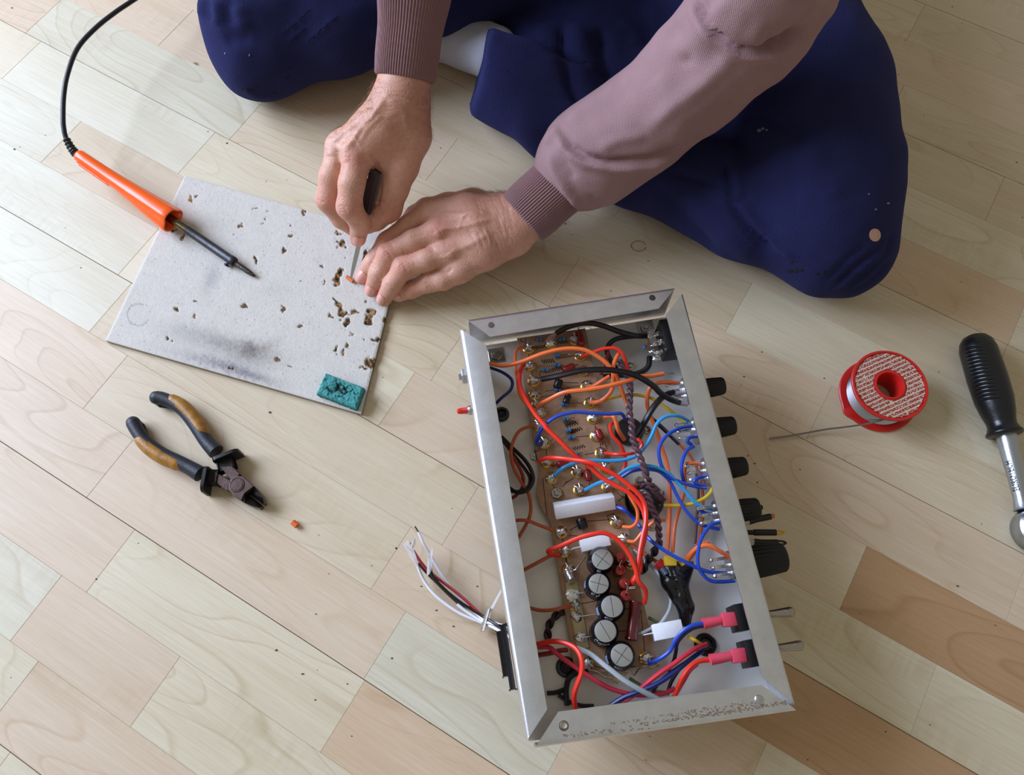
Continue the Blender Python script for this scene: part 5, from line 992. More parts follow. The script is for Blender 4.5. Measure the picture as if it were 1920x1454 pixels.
# --- flat hand holding the wire (right of it)
f = Field((-.205, .335, .0052), (.085, .560, .105), .00115); up_ = np.array([0, .1, 1.0])
fore = f.chain([hp(1080, 326, 82), hp(1030, 370, 67), hp(985, 405, 56), hp(955, 418, 51)], [.017, .0205, .0250, .0270], .008, up_, 1.22)
palm = fore
for pts, rs in (([(945, 400, 50), (875, 394, 54), (805, 398, 51)], [.018, .0150, .0122]), ([(955, 412, 54), (890, 420, 58), (822, 436, 56)], [.0185, .0155, .0128]), ([(960, 430, 52), (900, 448, 54), (840, 473, 50)], [.018, .0155, .0122]), ([(962, 448, 46), (910, 475, 45), (862, 506, 40)], [.018, .0155, .0122]),
                ([(935, 425, 38), (880, 445, 36), (850, 465, 34)], [.022, .020, .016]), ([(940, 395, 42), (885, 384, 34), (840, 386, 28)], [.017, .0150, .0128])):
    palm = smin(palm, f.chain([hp(*q) for q in pts], rs, .008), .010)
L_F = [([(805, 398, 51), (766, 424, 46), (727, 455, 37), (699, 494, 27), (680, 520, 15.5)], [.0122, .0104, .0106, .0090, .0080]), ([(822, 436, 56), (775, 452, 54), (728, 478, 46), (709, 515, 31), (698, 543, 16)], [.0128, .0108, .0108, .0092, .0080]),
       ([(840, 473, 50), (800, 488, 50), (757, 503, 45), (735, 534, 31), (720, 561, 16)], [.0122, .0104, .0106, .0090, .0078]), ([(862, 506, 40), (830, 524, 36), (805, 529, 32), (772, 543, 23), (747, 554, 14)], [.0122, .0104, .0098, .0084, .0070])]
fg = None
for p_, r_ in L_F:
    d_ = f.chain([hp(*q) for q in p_], r_, .004); fg = d_ if fg is None else smin(fg, d_, .0010)
th = f.chain([hp(*q) for q in ((840, 386, 28), (800, 393, 24), (778, 404, 19), (762, 418, 15))], [.0128, .0115, .0098, .0080], .004)
tot = smin(palm, fg, .007); tot = smin(tot, th, .005); f.d = tot; V, F = f.mesh(); V = relax(V, F, 2, .5); N_ = vnormals(V, F)
for ln_, w_, dp in (([(960, 480), (1150, 460), (1300, 425), (1450, 390)], 2.6, 1.3), ([(900, 350), (1080, 345), (1250, 350), (1430, 345)], 2.6, 1.0), ([(1080, 690), (1250, 620), (1420, 520)], 3.0, .8), ([(1180, 370), (1230, 330), (1330, 310), (1400, 330)], 1.4, .8), ([(1380, 470), (1420, 540), (1440, 620)], 1.4, .7), ([(1150, 480), (1170, 420), (1190, 350)], 1.2, .5),
                    ([(1000, 560), (1150, 560), (1300, 500)], 6, -1.3), ([(950, 400), (1100, 400), (1250, 380)], 5, -1.0), ([(950, 500), (970, 530), (960, 560)], 5, 1.3), ([(1060, 690), (1080, 720), (1080, 740)], 5, 1.2), ([(870, 330), (890, 350), (890, 380)], 5, .9),
                    ([(460, 640), (500, 600), (560, 600)], .8, -.7), ([(470, 660), (520, 625), (570, 625)], .8, -.7), ([(455, 610), (490, 580), (540, 575)], .8, -.5), ([(470, 700), (510, 680), (560, 740)], .8, -.7), ([(480, 720), (520, 700), (545, 740)], .8, -.6), ([(650, 660), (665, 690), (660, 720)], .7, -.5), ([(610, 830), (650, 790), (700, 850)], .8, -.7), ([(625, 850), (655, 815), (690, 870)], .8, -.6), ([(740, 760), (760, 790), (755, 830)], .7, -.5),
                    ([(360, 770), (400, 800), (420, 850)], .8, -.6), ([(340, 790), (380, 820), (400, 860)], .8, -.5), ([(400, 900), (440, 930), (460, 970)], .8, -.5), ([(500, 980), (540, 1000), (590, 1040)], .8, -.5), ([(845, 960), (870, 985), (880, 1030)], .8, -.7), ([(860, 950), (890, 975), (905, 1020)], .8, -.6), ([(655, 1060), (680, 1080), (690, 1110)], .8, -.5),
                    ([(850, 520), (800, 540), (720, 560)], .9, -.5), ([(860, 600), (900, 640), (940, 660)], .9, -.5), ([(970, 480), (1000, 520), (1010, 570)], .8, -.5), ([(900, 670), (950, 690), (1000, 720)], 1.6, -.9), ([(1090, 830), (1060, 870), (1000, 860)], 1.6, -1.0)): V = sculpt(V, N_, ln_, w_, dp, 9)
for fi in range(34):
    gg = np.random.default_rng(100 + fi); x = 1300 + gg.random() * 330; y = 180 + gg.random() * 480; V = sculpt(V, N_, [(x - 20, y - 70), (x + 6, y), (x + 34, y + 70)], .8, -.32, 9)
for fi in range(30):
    gg = np.random.default_rng(200 + fi); x = 900 + gg.random() * 400; y = 330 + gg.random() * 450; V = sculpt(V, N_, [(x - 30, y - 20), (x, y + 4), (x + 25, y + 28)], .8, -.2, 9)
sp = [(hp(818, 432, 70), 14, SRED, .45), (hp(728, 470, 55), 11, SRED, .5), (hp(756, 500, 56), 11, SRED, .45), (hp(727, 450, 48), 10, SRED, .35), (hp(676, 524, 20), 10, SRED, .45), (hp(697, 545, 20), 10, SRED, .45), (hp(720, 562, 20), 9, SRED, .45), (hp(940, 400, 70), 48, STAN, .62), (hp(870, 410, 66), 30, STAN, .3), (hp(985, 465, 40), 16, SPALE, .5), (hp(830, 390, 40), 20, STAN, .35), (hp(770, 540, 30), 14, SRED, .35)]
join(V, F, paint(V, sp))
# --- rest of the body, inside the clothes: trunk, neck, head, arms, legs
LSH, RSH = np.array([.20, .80, .50]), np.array([-.22, .86, .50]); LEL, REL = hp(1440, 10, 250), np.array([-.20, .83, .26])
HIPL, HIPR = np.array([.12, .86, .11]), np.array([-.12, .92, .11]); KNL, KNR = hp(1572, 455, 62), hp(488, 95, 62); ANL, ANR = hp(955, 150, 46), np.array([.14, .70, .05])
f = Field((-.46, .30, .004), (.46, 1.16, .86), .010); t = None
def addc(pts, rs, k=.03):
    global t
    d_ = f.chain([np.asarray(p) for p in pts], rs, k); t = d_ if t is None else smin(t, d_, k)
addc([(0, .93, .12), (0, .92, .30), (-.01, .86, .47)], [.115, .115, .12]); addc([LSH, RSH], [.055, .055]); addc([(-.01, .82, .53), (-.01, .76, .62)], [.055, .05]); addc([HIPL, (0, .92, .12), HIPR], [.07, .09, .07])
addc([LSH, (.285, .70, .40), hp(1438, -30, 280), hp(1400, 45, 235)], [.040, .030, .022, .022], .01); addc([hp(1400, 45, 235), hp(1300, 148, 178), hp(1205, 228, 124), hp(1098, 300, 88), hp(1050, 340, 73)], [.022, .022, .022, .020, .018], .008); addc([RSH, REL], [.040, .026]); addc([REL, hp(790, -130, 215), hp(782, -75, 196), hp(778, -20, 176)], [.026, .022, .019, .017], .008)
addc([HIPL, hp(1510, 180, 90), hp(1535, 310, 76), KNL], [.06, .045, .040, .028]); addc([KNL, hp(1197, 297, 46), ANL], [.028, .025, .022], .008); addc([HIPR, (-.22, .76, .085), KNR], [.06, .045, .028]); addc([KNR, hp(640, 45, 60), hp(800, -28, 78), hp(1080, -72, 80)], [.028, .025, .024, .022], .008)
hc_ = np.array([-.01, .70, .71]); fdir = U([0, -.75, -.66]); fup = U(np.cross([1, 0, 0], fdir)); fup = fup if fup[2] > 0 else -fup
addc([hc_ + fup * .03 - fdir * .02, hc_ + fup * .02 + fdir * .02, hc_ - fup * .05 + fdir * .035], [.085, .080, .052], .03); addc([hc_ + fdir * .084 + fup * .030 - [.036, 0, 0], hc_ + fdir * .090 + fup * .027, hc_ + fdir * .084 + fup * .030 + [.036, 0, 0]], [.008, .009, .008], .012); addc([hc_ + fdir * .085 + fup * .008, hc_ + fdir * .110 - fup * .022], [.012, .017], .012)
for s in (-1, 1): addc([hc_ + np.array([s * .084, 0, 0]) + fup * .012, hc_ + np.array([s * .088, 0, 0]) - fup * .022], [.012, .010], .008)
addc([hc_ + fdir * .082 - fup * .048 - [.018, 0, 0], hc_ + fdir * .082 - fup * .048 + [.018, 0, 0]], [.008, .008], .008)
f.d = t; V, F = f.mesh(); C_ = np.tile(S0, (len(V), 1)); join(V, F, C_)
person = mesh_obj('person', np.vstack(ALLV).tolist(), np.vstack(ALLF).tolist(), SKIN, angle=180, colors=np.vstack(ALLC))
tag(person, 'person in mauve sweatshirt and navy trousers sitting cross-legged, cutting with a knife on the board', 'person')
for s in (-1, 1):
    ec = hc_ + fdir * .0815 + fup * .012 + np.array([s * .031, 0, 0]); m = MB(); m.blob(ec, .0105, 14); ey = part('eye', m, mat('eye_white', 'e8e2dc', .3), person, angle=180); m = MB(); m.blob(ec + fdir * .0062 - fup * .003, .0054, 12); part('iris', m, mat('iris_dark', '33261c', .2), ey, angle=180)
f = Field(hc_ - .15, hc_ + .15, .006); f.d = np.maximum(f.chain([hc_ + fup * .036 - fdir * .028, hc_ + fup * .03 + fdir * .012], [.088, .083], .02), (-(f.X - hc_[0]) * fup[0] - (f.Y - hc_[1]) * (fup[1] - .9 * fdir[1]) - (f.Z - hc_[2]) * (fup[2] - .9 * fdir[2]) - .0)); V, F = f.mesh()
mesh_obj('hair', V.tolist(), F.tolist(), mat('hair_grey', '6a5c50', .7, bump=.8, bscale=300), person, angle=180)
# fingernails
NAIL = mat('fingernail', 'dca394', .28, spec=.5)
def nail(c, d, nrm, L_, wd):
    d = U(d); nrm = U(nrm - (nrm @ d) * d); s = np.cross(d, nrm); V = []; F = []
    for i in range(9):
        a = -1 + 2 * i / 8
        for j in range(9):
            b = -1 + 2 * j / 8; rr = math.sqrt(max(0, 1 - .75 * abs(a) ** 3)); x = b * wd * rr; V.append(c + d * a * L_ + s * x + nrm * (-(x ** 2) / (wd * 1.9) - .0006 * a * a))
    F = [(i * 9 + j, i * 9 + j + 1, (i + 1) * 9 + j + 1, (i + 1) * 9 + j) for i in range(8) for j in range(8)]; k = len(V); V += [v - nrm * .0009 for v in V]; F += [tuple(k + q for q in g_[::-1]) for g_ in F]
    part('fingernail', MB().add(V, F), NAIL, person, angle=180)
CAMP = np.array([0, 0, CAM_H])
def nail_on(a, b, ra, rb, tpos, bias, L_=.0058, wd=.0052):
    a, b = np.asarray(a), np.asarray(b); d = U(b - a); c = a + (b - a) * tpos; r = ra + (rb - ra) * tpos; n = U(CAMP - c) + np.asarray(bias); n = U(n - (n @ d) * d); nail(c + n * (r + .0016), d, n, L_, wd)
nail_on(hp(675, 418, 64), hp(671, 448, 44), .0098, .0080, .80, [0.05, -.25, 0], .0062, .0056)
for i, (p_, r_) in enumerate(L_F):
    nail_on(hp(*p_[-2]), hp(*p_[-1]), r_[-2], r_[-1], .88, [[-.12, .1, .0], [-.25, 0, 0], [-.5, -.1, 0], [-.4, -.2, 0]][i], [.0060, .0052, .0048, .004][i], [.0056, .0050, .0046, .004][i])
# fine hairs on wrists
m = MB(); gg = np.random.default_rng(4)
def hairs(V, boxes, n, dirn, L_, crop):
    V = np.asarray(V); F_ = None; q = topx(V)[:, :2]; a, b, s = KR[crop]; q = (q - [a, b]) * s
    return q
hV = ALLV[0]; hN = vnormals(hV, ALLF[0]); q = (topx(hV)[:, :2] - [560, 100]) * 3.826
for cond, n, dr in (((q[:, 1] > 150) & (q[:, 1] < 560) & (hN[:, 0] < -.35) & (q[:, 0] < 560), 190, np.array([-.55, -.8, .1])), ((q[:, 1] > 180) & (q[:, 1] < 680) & (hN[:, 2] > .4), 170, np.array([-.5, -.85, 0])), ((q[:, 1] > 250) & (q[:, 1] < 640) & (hN[:, 0] > .7), 90, np.array([.3, -.9, 0])), ((q[:, 1] > 900) & (q[:, 1] < 1050) & (q[:, 0] > 320) & (q[:, 0] < 400) & (hN[:, 2] > .5), 14, np.array([.2, -.9, 0]))):
    ids = np.flatnonzero(cond)
    for i in gg.choice(ids, min(n, len(ids)), replace=False):
        p0 = hV[i]; d = U(dr + gg.normal(0, .35, 3)); d = U(d - .75 * (d @ hN[i]) * hN[i] + .12 * hN[i]); L_ = .003 + .005 * gg.random(); m.tube([p0 - hN[i] * .0003, p0 + d * L_ * .5 + hN[i] * .0012, p0 + d * L_ + hN[i] * .0010], .000075, 3, smooth=False)
hV = ALLV[1]; hN = vnormals(hV, ALLF[1] - len(ALLV[0])); q = (topx(hV)[:, :2] - [620, 330]) * 4.8
for cond, n, dr in (((q[:, 0] > 1250) & (q[:, 0] < 1600) & (hN[:, 1] > .45) & (q[:, 1] < 300), 150, np.array([-.9, .3, .1])), ((q[:, 0] > 1250) & (q[:, 0] < 1650) & (hN[:, 2] > .5), 130, np.array([-.6, -.7, 0]))):
    ids = np.flatnonzero(cond)
    for i in gg.choice(ids, min(n, len(ids)), replace=False):
        p0 = hV[i]; d = U(dr + gg.normal(0, .35, 3)); d = U(d - .75 * (d @ hN[i]) * hN[i] + .1 * hN[i]); L_ = .003 + .004 * gg.random(); m.tube([p0 - hN[i] * .0003, p0 + d * L_ * .5 + hN[i] * .001, p0 + d * L_ + hN[i] * .0008], .00007, 3, smooth=False)
o = part('arm_hair', m, mat('arm_hair', '8a6a48', .5), person); o['kind'] = 'stuff'
# --- fabrics
def fabric(name, color, bs, bump, rib=None, fuzz=.35, attr=None, rough=.95):
    m = mat(name, color, rough, bump=0, spec=.12, sheen=fuzz, attr=attr, vary=.06, vscale=35); nt = m.node_tree; N = nt.nodes; L = nt.links; b = N['Principled BSDF']
    b.inputs['Sheen Roughness'].default_value = .5; b.inputs['Sheen Tint'].default_value = (*[min(1, x * 2.2 + .02) for x in lin(color)], 1)
    tc = N.new('ShaderNodeTexCoord'); n = N.new('ShaderNodeTexNoise'); n.inputs['Scale'].default_value = bs; n.inputs['Detail'].default_value = 3; L.new(tc.outputs['Object'], n.inputs['Vector'])
    wv = N.new('ShaderNodeTexWave'); wv.inputs['Scale'].default_value = 260; wv.inputs['Distortion'].default_value = 1.2; wv.inputs['Detail'].default_value = 1; L.new(tc.outputs['Object'], wv.inputs['Vector'])
    ad = N.new('ShaderNodeMath'); ad.operation = 'MULTIPLY_ADD'; ad.inputs[1].default_value = .35; L.new(wv.outputs['Fac'], ad.inputs[0]); L.new(n.outputs['Fac'], ad.inputs[2])
    bp = N.new('ShaderNodeBump'); bp.inputs['Strength'].default_value = bump; bp.inputs['Distance'].default_value = .0012; L.new(ad.outputs[0], bp.inputs['Height']); L.new(bp.outputs[0], b.inputs['Normal']); return m
MAUVE = fabric('mauve_jersey', '98797a', 900, .45); RIB = fabric('mauve_rib', '8a6b6c', 1200, .25)
NAVY = fabric('navy_fleece', '2b2d5c', 600, .6, attr='paint', fuzz=.45); SOCKM = fabric('grey_sock', 'b9bcc6', 900, .5)
# --- sweatshirt
SV, SF = [], []
def sj(V, F): SF.append(np.asarray(F) + sum(len(v) for v in SV)); SV.append(V)
f = Field((-.02, .30, .012), (.40, .92, .60), .0034)
SL = [(1078, 320, 79), (1090, 309, 84), (1108, 293, 91), (1150, 265, 104), (1205, 228, 124), (1300, 148, 178), (1395, 50, 232), (1452, -20, 262)]
SR = [.0330, .0400, .0422, .0425, .0430, .0445, .0465, .0480]
t = f.chain([hp(*q) for q in SL], SR, .02); t = smin(t, f.chain([hp(1438, -40, 288), (.285, .70, .40), LSH + [0, .02, .0]], [.0430, .056, .078], .03), .004)
f.d = t; V, F = f.mesh(); V = relax(V, F, 3, .5); N_ = vnormals(V, F)
for ln_, w_, dp in (([(395, 560), (430, 620), (500, 670), (600, 695), (760, 685), (900, 640), (1050, 570)], 3.2, -4.2), ([(380, 590), (420, 660), (500, 705), (620, 725), (780, 715), (920, 670)], 4.5, 3.0), ([(345, 660), (370, 740), (420, 820), (470, 890)], 4, 2.6), ([(390, 640), (415, 710), (450, 770)], 4, -1.6), ([(500, 840), (560, 870), (640, 860), (760, 800)], 4, -1.5),
                    ([(995, 0), (1030, 70), (1090, 140), (1170, 190), (1260, 205), (1350, 170), (1450, 90)], 3.4, -6.5), ([(960, 0), (990, 80), (1060, 160), (1160, 225), (1270, 240), (1380, 200)], 7, 4.0), ([(1060, 0), (1100, 70), (1180, 140), (1280, 150)], 9, 4.5), ([(1060, 100), (960, 180), (880, 230)], 10, 2.0), ([(860, 100), (900, 160), (930, 230), (920, 290)], 8, -2.0),
                    ([(1130, 220), (1080, 290), (980, 380), (880, 450), (780, 540)], 8, 2.2), ([(1330, 260), (1200, 380), (1060, 490), (930, 580)], 9, -2.0), ([(700, 240), (750, 300), (790, 350)], 8, -1.6), ([(420, 520), (520, 440), (640, 350)], 9, 1.2), ([(560, 640), (640, 600), (760, 580)], 6, 1.4), ([(330, 620), (345, 580), (390, 545)], 4, 2.5), ([(850, 60), (840, 120), (760, 170)], 6, 1.5), ([(1400, 120), (1450, 60), (1500, 10)], 6, 2.0), ([(600, 880), (700, 840), (830, 760)], 3, 1.0)): V = sculpt(V, N_, ln_, w_ * .9, dp * 1.75, 11)
pq = topx(V)[:, :2]; V = V + N_ * (.0022 * (vnoise(pq, 60, 71) - .5) + .001 * (vnoise(pq, 24, 72) - .5))[:, None]; sj(V, F)
f = Field((-.36, .52, .12), (.06, 1.0, .62), .006); t = f.chain([hp(782, -75, 196), hp(790, -130, 215), REL, RSH], [.0335, .040, .052, .08], .02); f.d = t; V, F = f.mesh(); sj(V, F)
f = Field((-.40, .62, .09), (.40, 1.16, .66), .009); t = f.chain([np.array(q) for q in ((0, .96, .16), (0, .95, .30), (-.01, .88, .46))], [.16, .15, .145], .04); t = smin(t, f.chain([LSH, np.array([-.01, .84, .53]), RSH], [.075, .085, .075], .03), .04); t = np.maximum(t, -f.cap((-.01, .80, .55), (-.01, .72, .68), .062, .07)); f.d = t; V, F = f.mesh(); V = relax(V, F, 3); sj(V, F)
shirt = mesh_obj('sweatshirt', np.vstack(SV).tolist(), np.vstack(SF).tolist(), MAUVE, person, angle=180)
def cuff(c, ctr, upr, n=576, ribs=52, label=None):
    """knitted tube: rows of (centre, half-width vector, half-height vector)"""
    m = MB(); V = []
    for (q, X, Y, s) in ctr:
        for j in range(n):
            t = 2 * math.pi * j / n; k = 1 + .024 * s * math.cos(ribs * t); V.append(q + (X * math.cos(t) + Y * math.sin(t)) * k)
    r = len(ctr); m.add(V, [(i * n + j, i * n + (j + 1) % n, (i + 1) * n + (j + 1) % n, (i + 1) * n + j) for i in range(r - 1) for j in range(n)]); return part('cuff', m, RIB, shirt, angle=180)
def cuff_rows(A, B, ra, rb, n=10, flat=.86, tilt=None):
    A, B = np.asarray(A), np.asarray(B); d = U(B - A); X = U(np.cross(d, EZ)); Y = np.cross(X, d); rows_ = []
    rows_.append((A + d * .004, X * (ra - .0035), Y * (ra - .0035) * flat, .3)); rows_.append((A + d * .0005, X * (ra - .0028), Y * (ra - .0028) * flat, .5)); rows_.append((A, X * (ra - .0012), Y * (ra - .0012) * flat, .8))
    for i in range(n + 1):
        t = i / n; r = ra + (rb - ra) * (t * t * (3 - 2 * t)) + .0008 * math.sin(t * 9); rows_.append((A + (B - A) * (.02 + .98 * t), X * r, Y * r * flat, 1))
    return rows_
cuff(0, cuff_rows(hp(979, 410, 56), hp(1092, 308, 84), .0290, .0325, flat=.92), 0, ribs=72)
cuff(0, cuff_rows(hp(759, 148, 134), hp(780, -40, 186), .0276, .0325, flat=.98), 0, ribs=72)
# stitched seam where the cuff meets the sleeve
m = MB(); sm = [(335, 655), (345, 700), (368, 760), (400, 820), (440, 868), (470, 890)]
A_, Bb = hp(1056, 340, 75), hp(1075, 322, 80); d = U(Bb - A_); X = U(np.cross(d, EZ)); Y = np.cross(X, d)
m.tube([A_ + d * .004 + X * .0335 * math.cos(t) + Y * .0325 * math.sin(t) for t in np.linspace(0, 2 * math.pi, 50)], .0020, 8, smooth=False); part('cuff_seam', m, MAUVE, shirt)
# --- trousers
f = Field((-.42, .30, .002), (.47, 1.16, .24), .0042)
TH_L = [hp(1574, 462, 58), hp(1552, 400, 72), hp(1535, 310, 84), hp(1510, 180, 96), (.245, .66, .10), (.17, .84, .115)]
t = f.chain(TH_L, [.0500, .0620, .0700, .0740, .085, .10], .03); t = smin(t, f.chain([hp(1450, 330, 44), hp(1240, 190, 44), hp(1010, 95, 34)], [.050, .046, .030], .02), .012); t = smin(t, f.chain([hp(1290, 110, 50), hp(1130, 62, 44), hp(985, 50, 36)], [.045, .040, .030], .02), .008)
sh_ = f.chain([hp(1560, 458, 52), hp(1400, 388, 52), hp(1197, 297, 50), hp(1060, 222, 48), hp(962, 158, 46), hp(860, 112, 46)], [.0500, .0475, .0470, .0455, .0440, .0440], .02); hc0 = hp(893, 168, 46); hn = U([-1, .12, .25]); sh_ = np.maximum(sh_, (f.X - hc0[0]) * hn[0] + (f.Y - hc0[1]) * hn[1] + (f.Z - hc0[2]) * hn[2]); t = smin(t, sh_, .010)
t2 = f.chain([hp(488, 92, 54), hp(492, 40, 70), (-.215, .74, .09), (-.15, .90, .11)], [.0500, .0560, .078, .10], .03)
t2 = smin(t2, f.chain([hp(486, 92, 52), hp(640, 45, 66), hp(800, -28, 82), hp(930, -64, 86), hp(1080, -72, 86), hp(1230, -30, 80)], [.0500, .0500, .0480, .0480, .0480, .0480], .02), .016)
t = smin(t, t2, .008); t = smin(t, f.chain([np.array(q) for q in ((.12, .92, .11), (0, .96, .11), (-.12, .94, .11))], [.1, .11, .1], .03), .03)
hem = hp(893, 150, 46); hd2 = U(hp(893, 150, 46) - hp(1060, 222, 48)); t = np.maximum(t, (f.X - hem[0]) * hd2[0] + (f.Y - hem[1]) * hd2[1] + (f.Z - hem[2]) * hd2[2]) if False else t
f.d = np.maximum(t, .004 - f.Z); V, F = f.mesh(); V = relax(V, F, 3, .5); N_ = vnormals(V, F)
for ln_, w_, dp in (([(1060, 560), (1100, 640), (1130, 720), (1150, 790)], 5, 2.4), ([(1090, 700), (1110, 780), (1125, 850)], 3, -3.0), ([(1110, 870), (1150, 865), (1200, 830)], 2.0, -2.6), ([(1150, 870), (1230, 960), (1320, 1050), (1400, 1110)], 3.0, 2.2), ([(1120, 880), (1200, 980), (1290, 1080)], 3.4, -3.4), ([(780, 800), (880, 880), (980, 990), (1060, 1080)], 6, -2.2), ([(860, 740), (960, 770), (1080, 800)], 2.4, -2.0), ([(900, 800), (1010, 900), (1120, 1010), (1220, 1120)], 8, 2.2),
                    ([(1200, 480), (1330, 530), (1430, 620)], 8, -2.4), ([(1430, 620), (1520, 720), (1600, 850)], 14, 2.0), ([(1560, 1240), (1650, 1150), (1740, 1080), (1810, 1020)], 2.6, -1.8), ([(1600, 1250), (1700, 1170), (1790, 1090), (1830, 1000)], 2.6, -1.8), ([(1520, 1220), (1620, 1110), (1700, 1050)], 2.6, -1.4), ([(1640, 1260), (1730, 1200), (1810, 1120)], 2.6, -1.5), ([(1580, 1250), (1680, 1160), (1770, 1085)], 2, 1.2),
                    ([(400, 100), (400, 220), (430, 360), (480, 460)], 5, -5.0), ([(560, 100), (570, 230), (600, 340)], 7, -4.0), ([(460, 90), (480, 220), (510, 340)], 9, 3.4), ([(40, 240), (180, 310), (320, 390), (450, 440)], 1.6, -1.2), ([(640, 100), (700, 140), (730, 190)], 7, 3.0), ([(300, 100), (320, 200), (350, 300)], 10, 1.6), ([(100, 110), (60, 200), (40, 300)], 6, 1.5)): V = sculpt(V, N_, ln_, w_ * 1.1, dp * 1.7, 11)
for ln_, w_, dp in (([(75, 0), (72, 50), (80, 95)], 5, -5.0), ([(45, 0), (45, 70)], 5, 3), ([(110, 0), (105, 60), (115, 110)], 6, 2.5), ([(170, 0), (165, 60), (180, 110)], 6, -2.5), ([(205, 20), (210, 90), (250, 130)], 7, 1.8), ([(150, 190), (190, 170), (260, 175)], 8, -2.2), ([(230, 400), (300, 440), (400, 445)], 4, 1.5), ([(420, 150), (470, 100), (525, 50)], 2, .9), ([(430, 190), (470, 155), (510, 125)], 2, .9), ([(520, 190), (590, 130), (650, 75)], 2, .9), ([(1350, 110), (1500, 75), (1700, 80), (1850, 110)], 5, -3), ([(800, 170), (900, 150), (1000, 120)], 8, 1.5)): V = sculpt(V, N_, ln_, w_ * 1.1, dp * 1.6, 17)
pq = topx(V)[:, :2]; V = V + N_ * (.006 * (vnoise(pq, 120, 81) - .5) + .0022 * (vnoise(pq, 40, 82) - .5))[:, None]; V[:, 2] = np.maximum(V[:, 2], .0006)
C_ = np.tile(np.array(lin('222448')), (len(V), 1)) * (.94 + .12 * vnoise(pq, 25, 83))[:, None]
trs = mesh_obj('trousers', V.tolist(), F.tolist(), NAVY, person, angle=180, colors=C_)
# wear marks: dark rips, a round hole with skin showing, pale lint
def on_cloth(px, py):
    a = CAMP; b = P(px, py, 0); ok, loc, nrm, i = trs.ray_cast(Vector(a), Vector(U(b - a))); return (np.array(loc), np.array(nrm)) if ok else (None, None)
bpy.context.view_layer.update()
def patch(name, pts, m_, crop, thick=.0005, th=1.0):
    m = MB(); got = [on_cloth(*W(crop, *p)) for p in pts]
    if any(g_[0] is None for g_ in got): return
    n = U(sum(g_[1] for g_ in got)); T = [g_[0] + g_[1] * thick for g_ in got]; c = sum(T) / len(T); k = len(T)
    m.add(T + [q - n * .0012 for q in T], [tuple(range(k)), tuple(range(2 * k - 1, k - 1, -1))] + [(i, k + i, k + (i + 1) % k, (i + 1) % k) for i in range(k)]); return part(name, m, m_, trs, smooth=False)
el = lambda cx, cy, rx, ry, n=14, a=0: [(cx + rx * math.cos(t) * math.cos(a) - ry * math.sin(t) * math.sin(a), cy + rx * math.cos(t) * math.sin(a) + ry * math.sin(t) * math.cos(a)) for t in np.linspace(0, 2 * math.pi, n, endpoint=False)]
patch('torn_hole', el(1738, 1008, 24, 28, 14), mat('hole_skin', 'c09a8a', .7, bump=.3, bscale=600), 11, .0005)
RIP = mat('dark_rip', '07070f', 1.0, bump=.8, bscale=900); LINT = mat('pale_lint', '6e7290', 1.0)
gg = np.random.default_rng(9)
for c, x, y, rx, ry in ((11, 1375, 1162, 14, 8), (11, 1400, 1160, 12, 9), (11, 1425, 1158, 8, 6), (11, 1385, 1122, 6, 4), (11, 1310, 1180, 8, 5), (11, 1305, 1205, 5, 4), (11, 1490, 1175, 10, 5), (11, 1520, 1165, 8, 5), (17, 235, 400, 14, 7), (17, 260, 405, 16, 6), (17, 290, 385, 6, 4), (17, 430, 350, 9, 4), (17, 370, 420, 10, 4), (17, 440, 305, 8, 4)):
    patch('rip', [(q[0] + gg.normal(0, 1.5), q[1] + gg.normal(0, 1.5)) for q in el(x, y, rx, ry, 9, -.2)], RIP, c, .0003)
for c, x, y, rx, ry in ((11, 1243, 560, 9, 7), (11, 1258, 552, 7, 5), (11, 1275, 558, 5, 4), (11, 1712, 832, 5, 3), (11, 1742, 898, 5, 4), (11, 1795, 872, 6, 5), (17, 258, 248, 4, 6), (17, 148, 240, 3, 5)): patch('lint', el(x, y, rx, ry, 8), LINT, c, .0004)
for k, pts in enumerate([(408, 155, 470, 100), (430, 195, 510, 125), (520, 188, 585, 130), (480, 90, 530, 45), (590, 128, 655, 70)]):
    x0, y0, x1, y1 = pts
    for i in range(7):
        t = (i + .5) / 7; patch('rip', el(x0 + (x1 - x0) * t + gg.normal(0, 1), y0 + (y1 - y0) * t + gg.normal(0, 1), 5, 1.6, 7, -.75), RIP, 17, .0003)
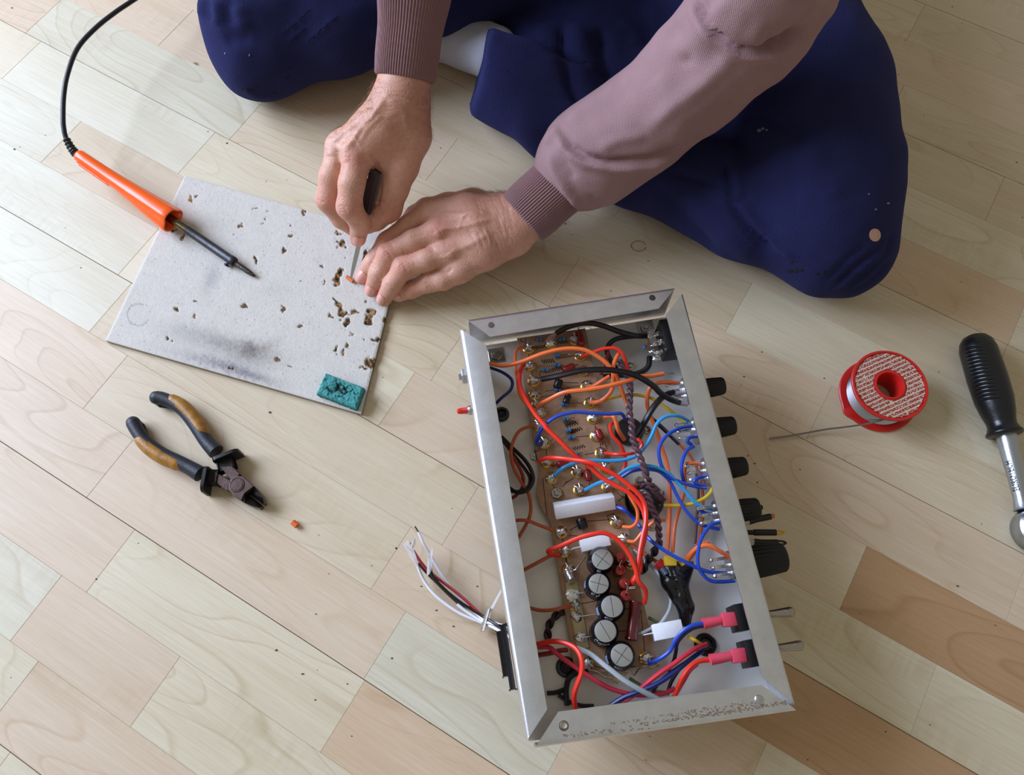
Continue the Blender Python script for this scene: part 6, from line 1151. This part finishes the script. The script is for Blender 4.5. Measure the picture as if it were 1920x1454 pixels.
# --- sock
f = Field(hp(640, 160, 10) - [.02, .03, .03], hp(960, 30, 90) + [.04, .08, .03], .003); f.lo[2] = .003
f = Field((-.19, .58, .001), (.03, .80, .10), .003)
f.d = np.maximum(f.chain([hp(925, 100, 32), hp(880, 80, 28), hp(800, 66, 25), hp(720, 72, 22)], [.030, .027, .024, .021], .015), .003 - f.Z); V, F = f.mesh(); V = relax(V, F, 3)
mesh_obj('sock', V.tolist(), F.tolist(), SOCKM, person, angle=180)
# ------------------------------------------------------------------ knife in the hand
kn = thing('craft_knife', 'thin craft knife with dark grey handle held in the fist over the board', 'knife')
tip, top_ = hp(657, 529, 7.0), hp(704, 322, 100); d = U(top_ - tip); s = U(np.cross(d, EZ)); n = np.cross(s, d); L_ = np.linalg.norm(top_ - tip)
bl = []
h0 = .046
for t, wl, wr in ((0, -.0002, .0002), (.006, -.0014, .0010), (.016, -.0022, .0018), (.030, -.0024, .0024), (h0, -.0024, .0024)): bl.append((t, wl, wr))
V = []
for t, a, b in bl:
    for w_ in (a, b):
        for z in (-.0003, .0003): V.append(tip + d * t + s * w_ + n * z)
m = MB(); F = []
for i in range(len(bl) - 1):
    o_ = 4 * i; q_ = o_ + 4; F += [(o_, q_, q_ + 1, o_ + 1), (o_ + 2, o_ + 3, q_ + 3, q_ + 2), (o_ + 1, q_ + 1, q_ + 3, o_ + 3), (o_, o_ + 2, q_ + 2, q_)]
F += [(0, 1, 3, 2), (4 * len(bl) - 4, 4 * len(bl) - 2, 4 * len(bl) - 1, 4 * len(bl) - 3)]; m.add(V, F); part('blade', m, mat('blade_steel', 'c9cdd2', .18, 1.0), kn, smooth=False)
m = MB(); m.box(tip + d * (h0 + .012), d * .014, s * .0031, n * .0024, .0008); part('ferrule', m, STEEL, kn)
m = MB(); m.box(tip + d * (h0 + .024 + (L_ - h0 - .024) / 2), d * ((L_ - h0 - .024) / 2), U(s + n * .3) * .0037, U(n - s * .3) * .0034, .0011, 1); part('handle', m, mat('knife_handle', '4a4044', .4, .3, bump=.15, bscale=400), kn, smooth=False)
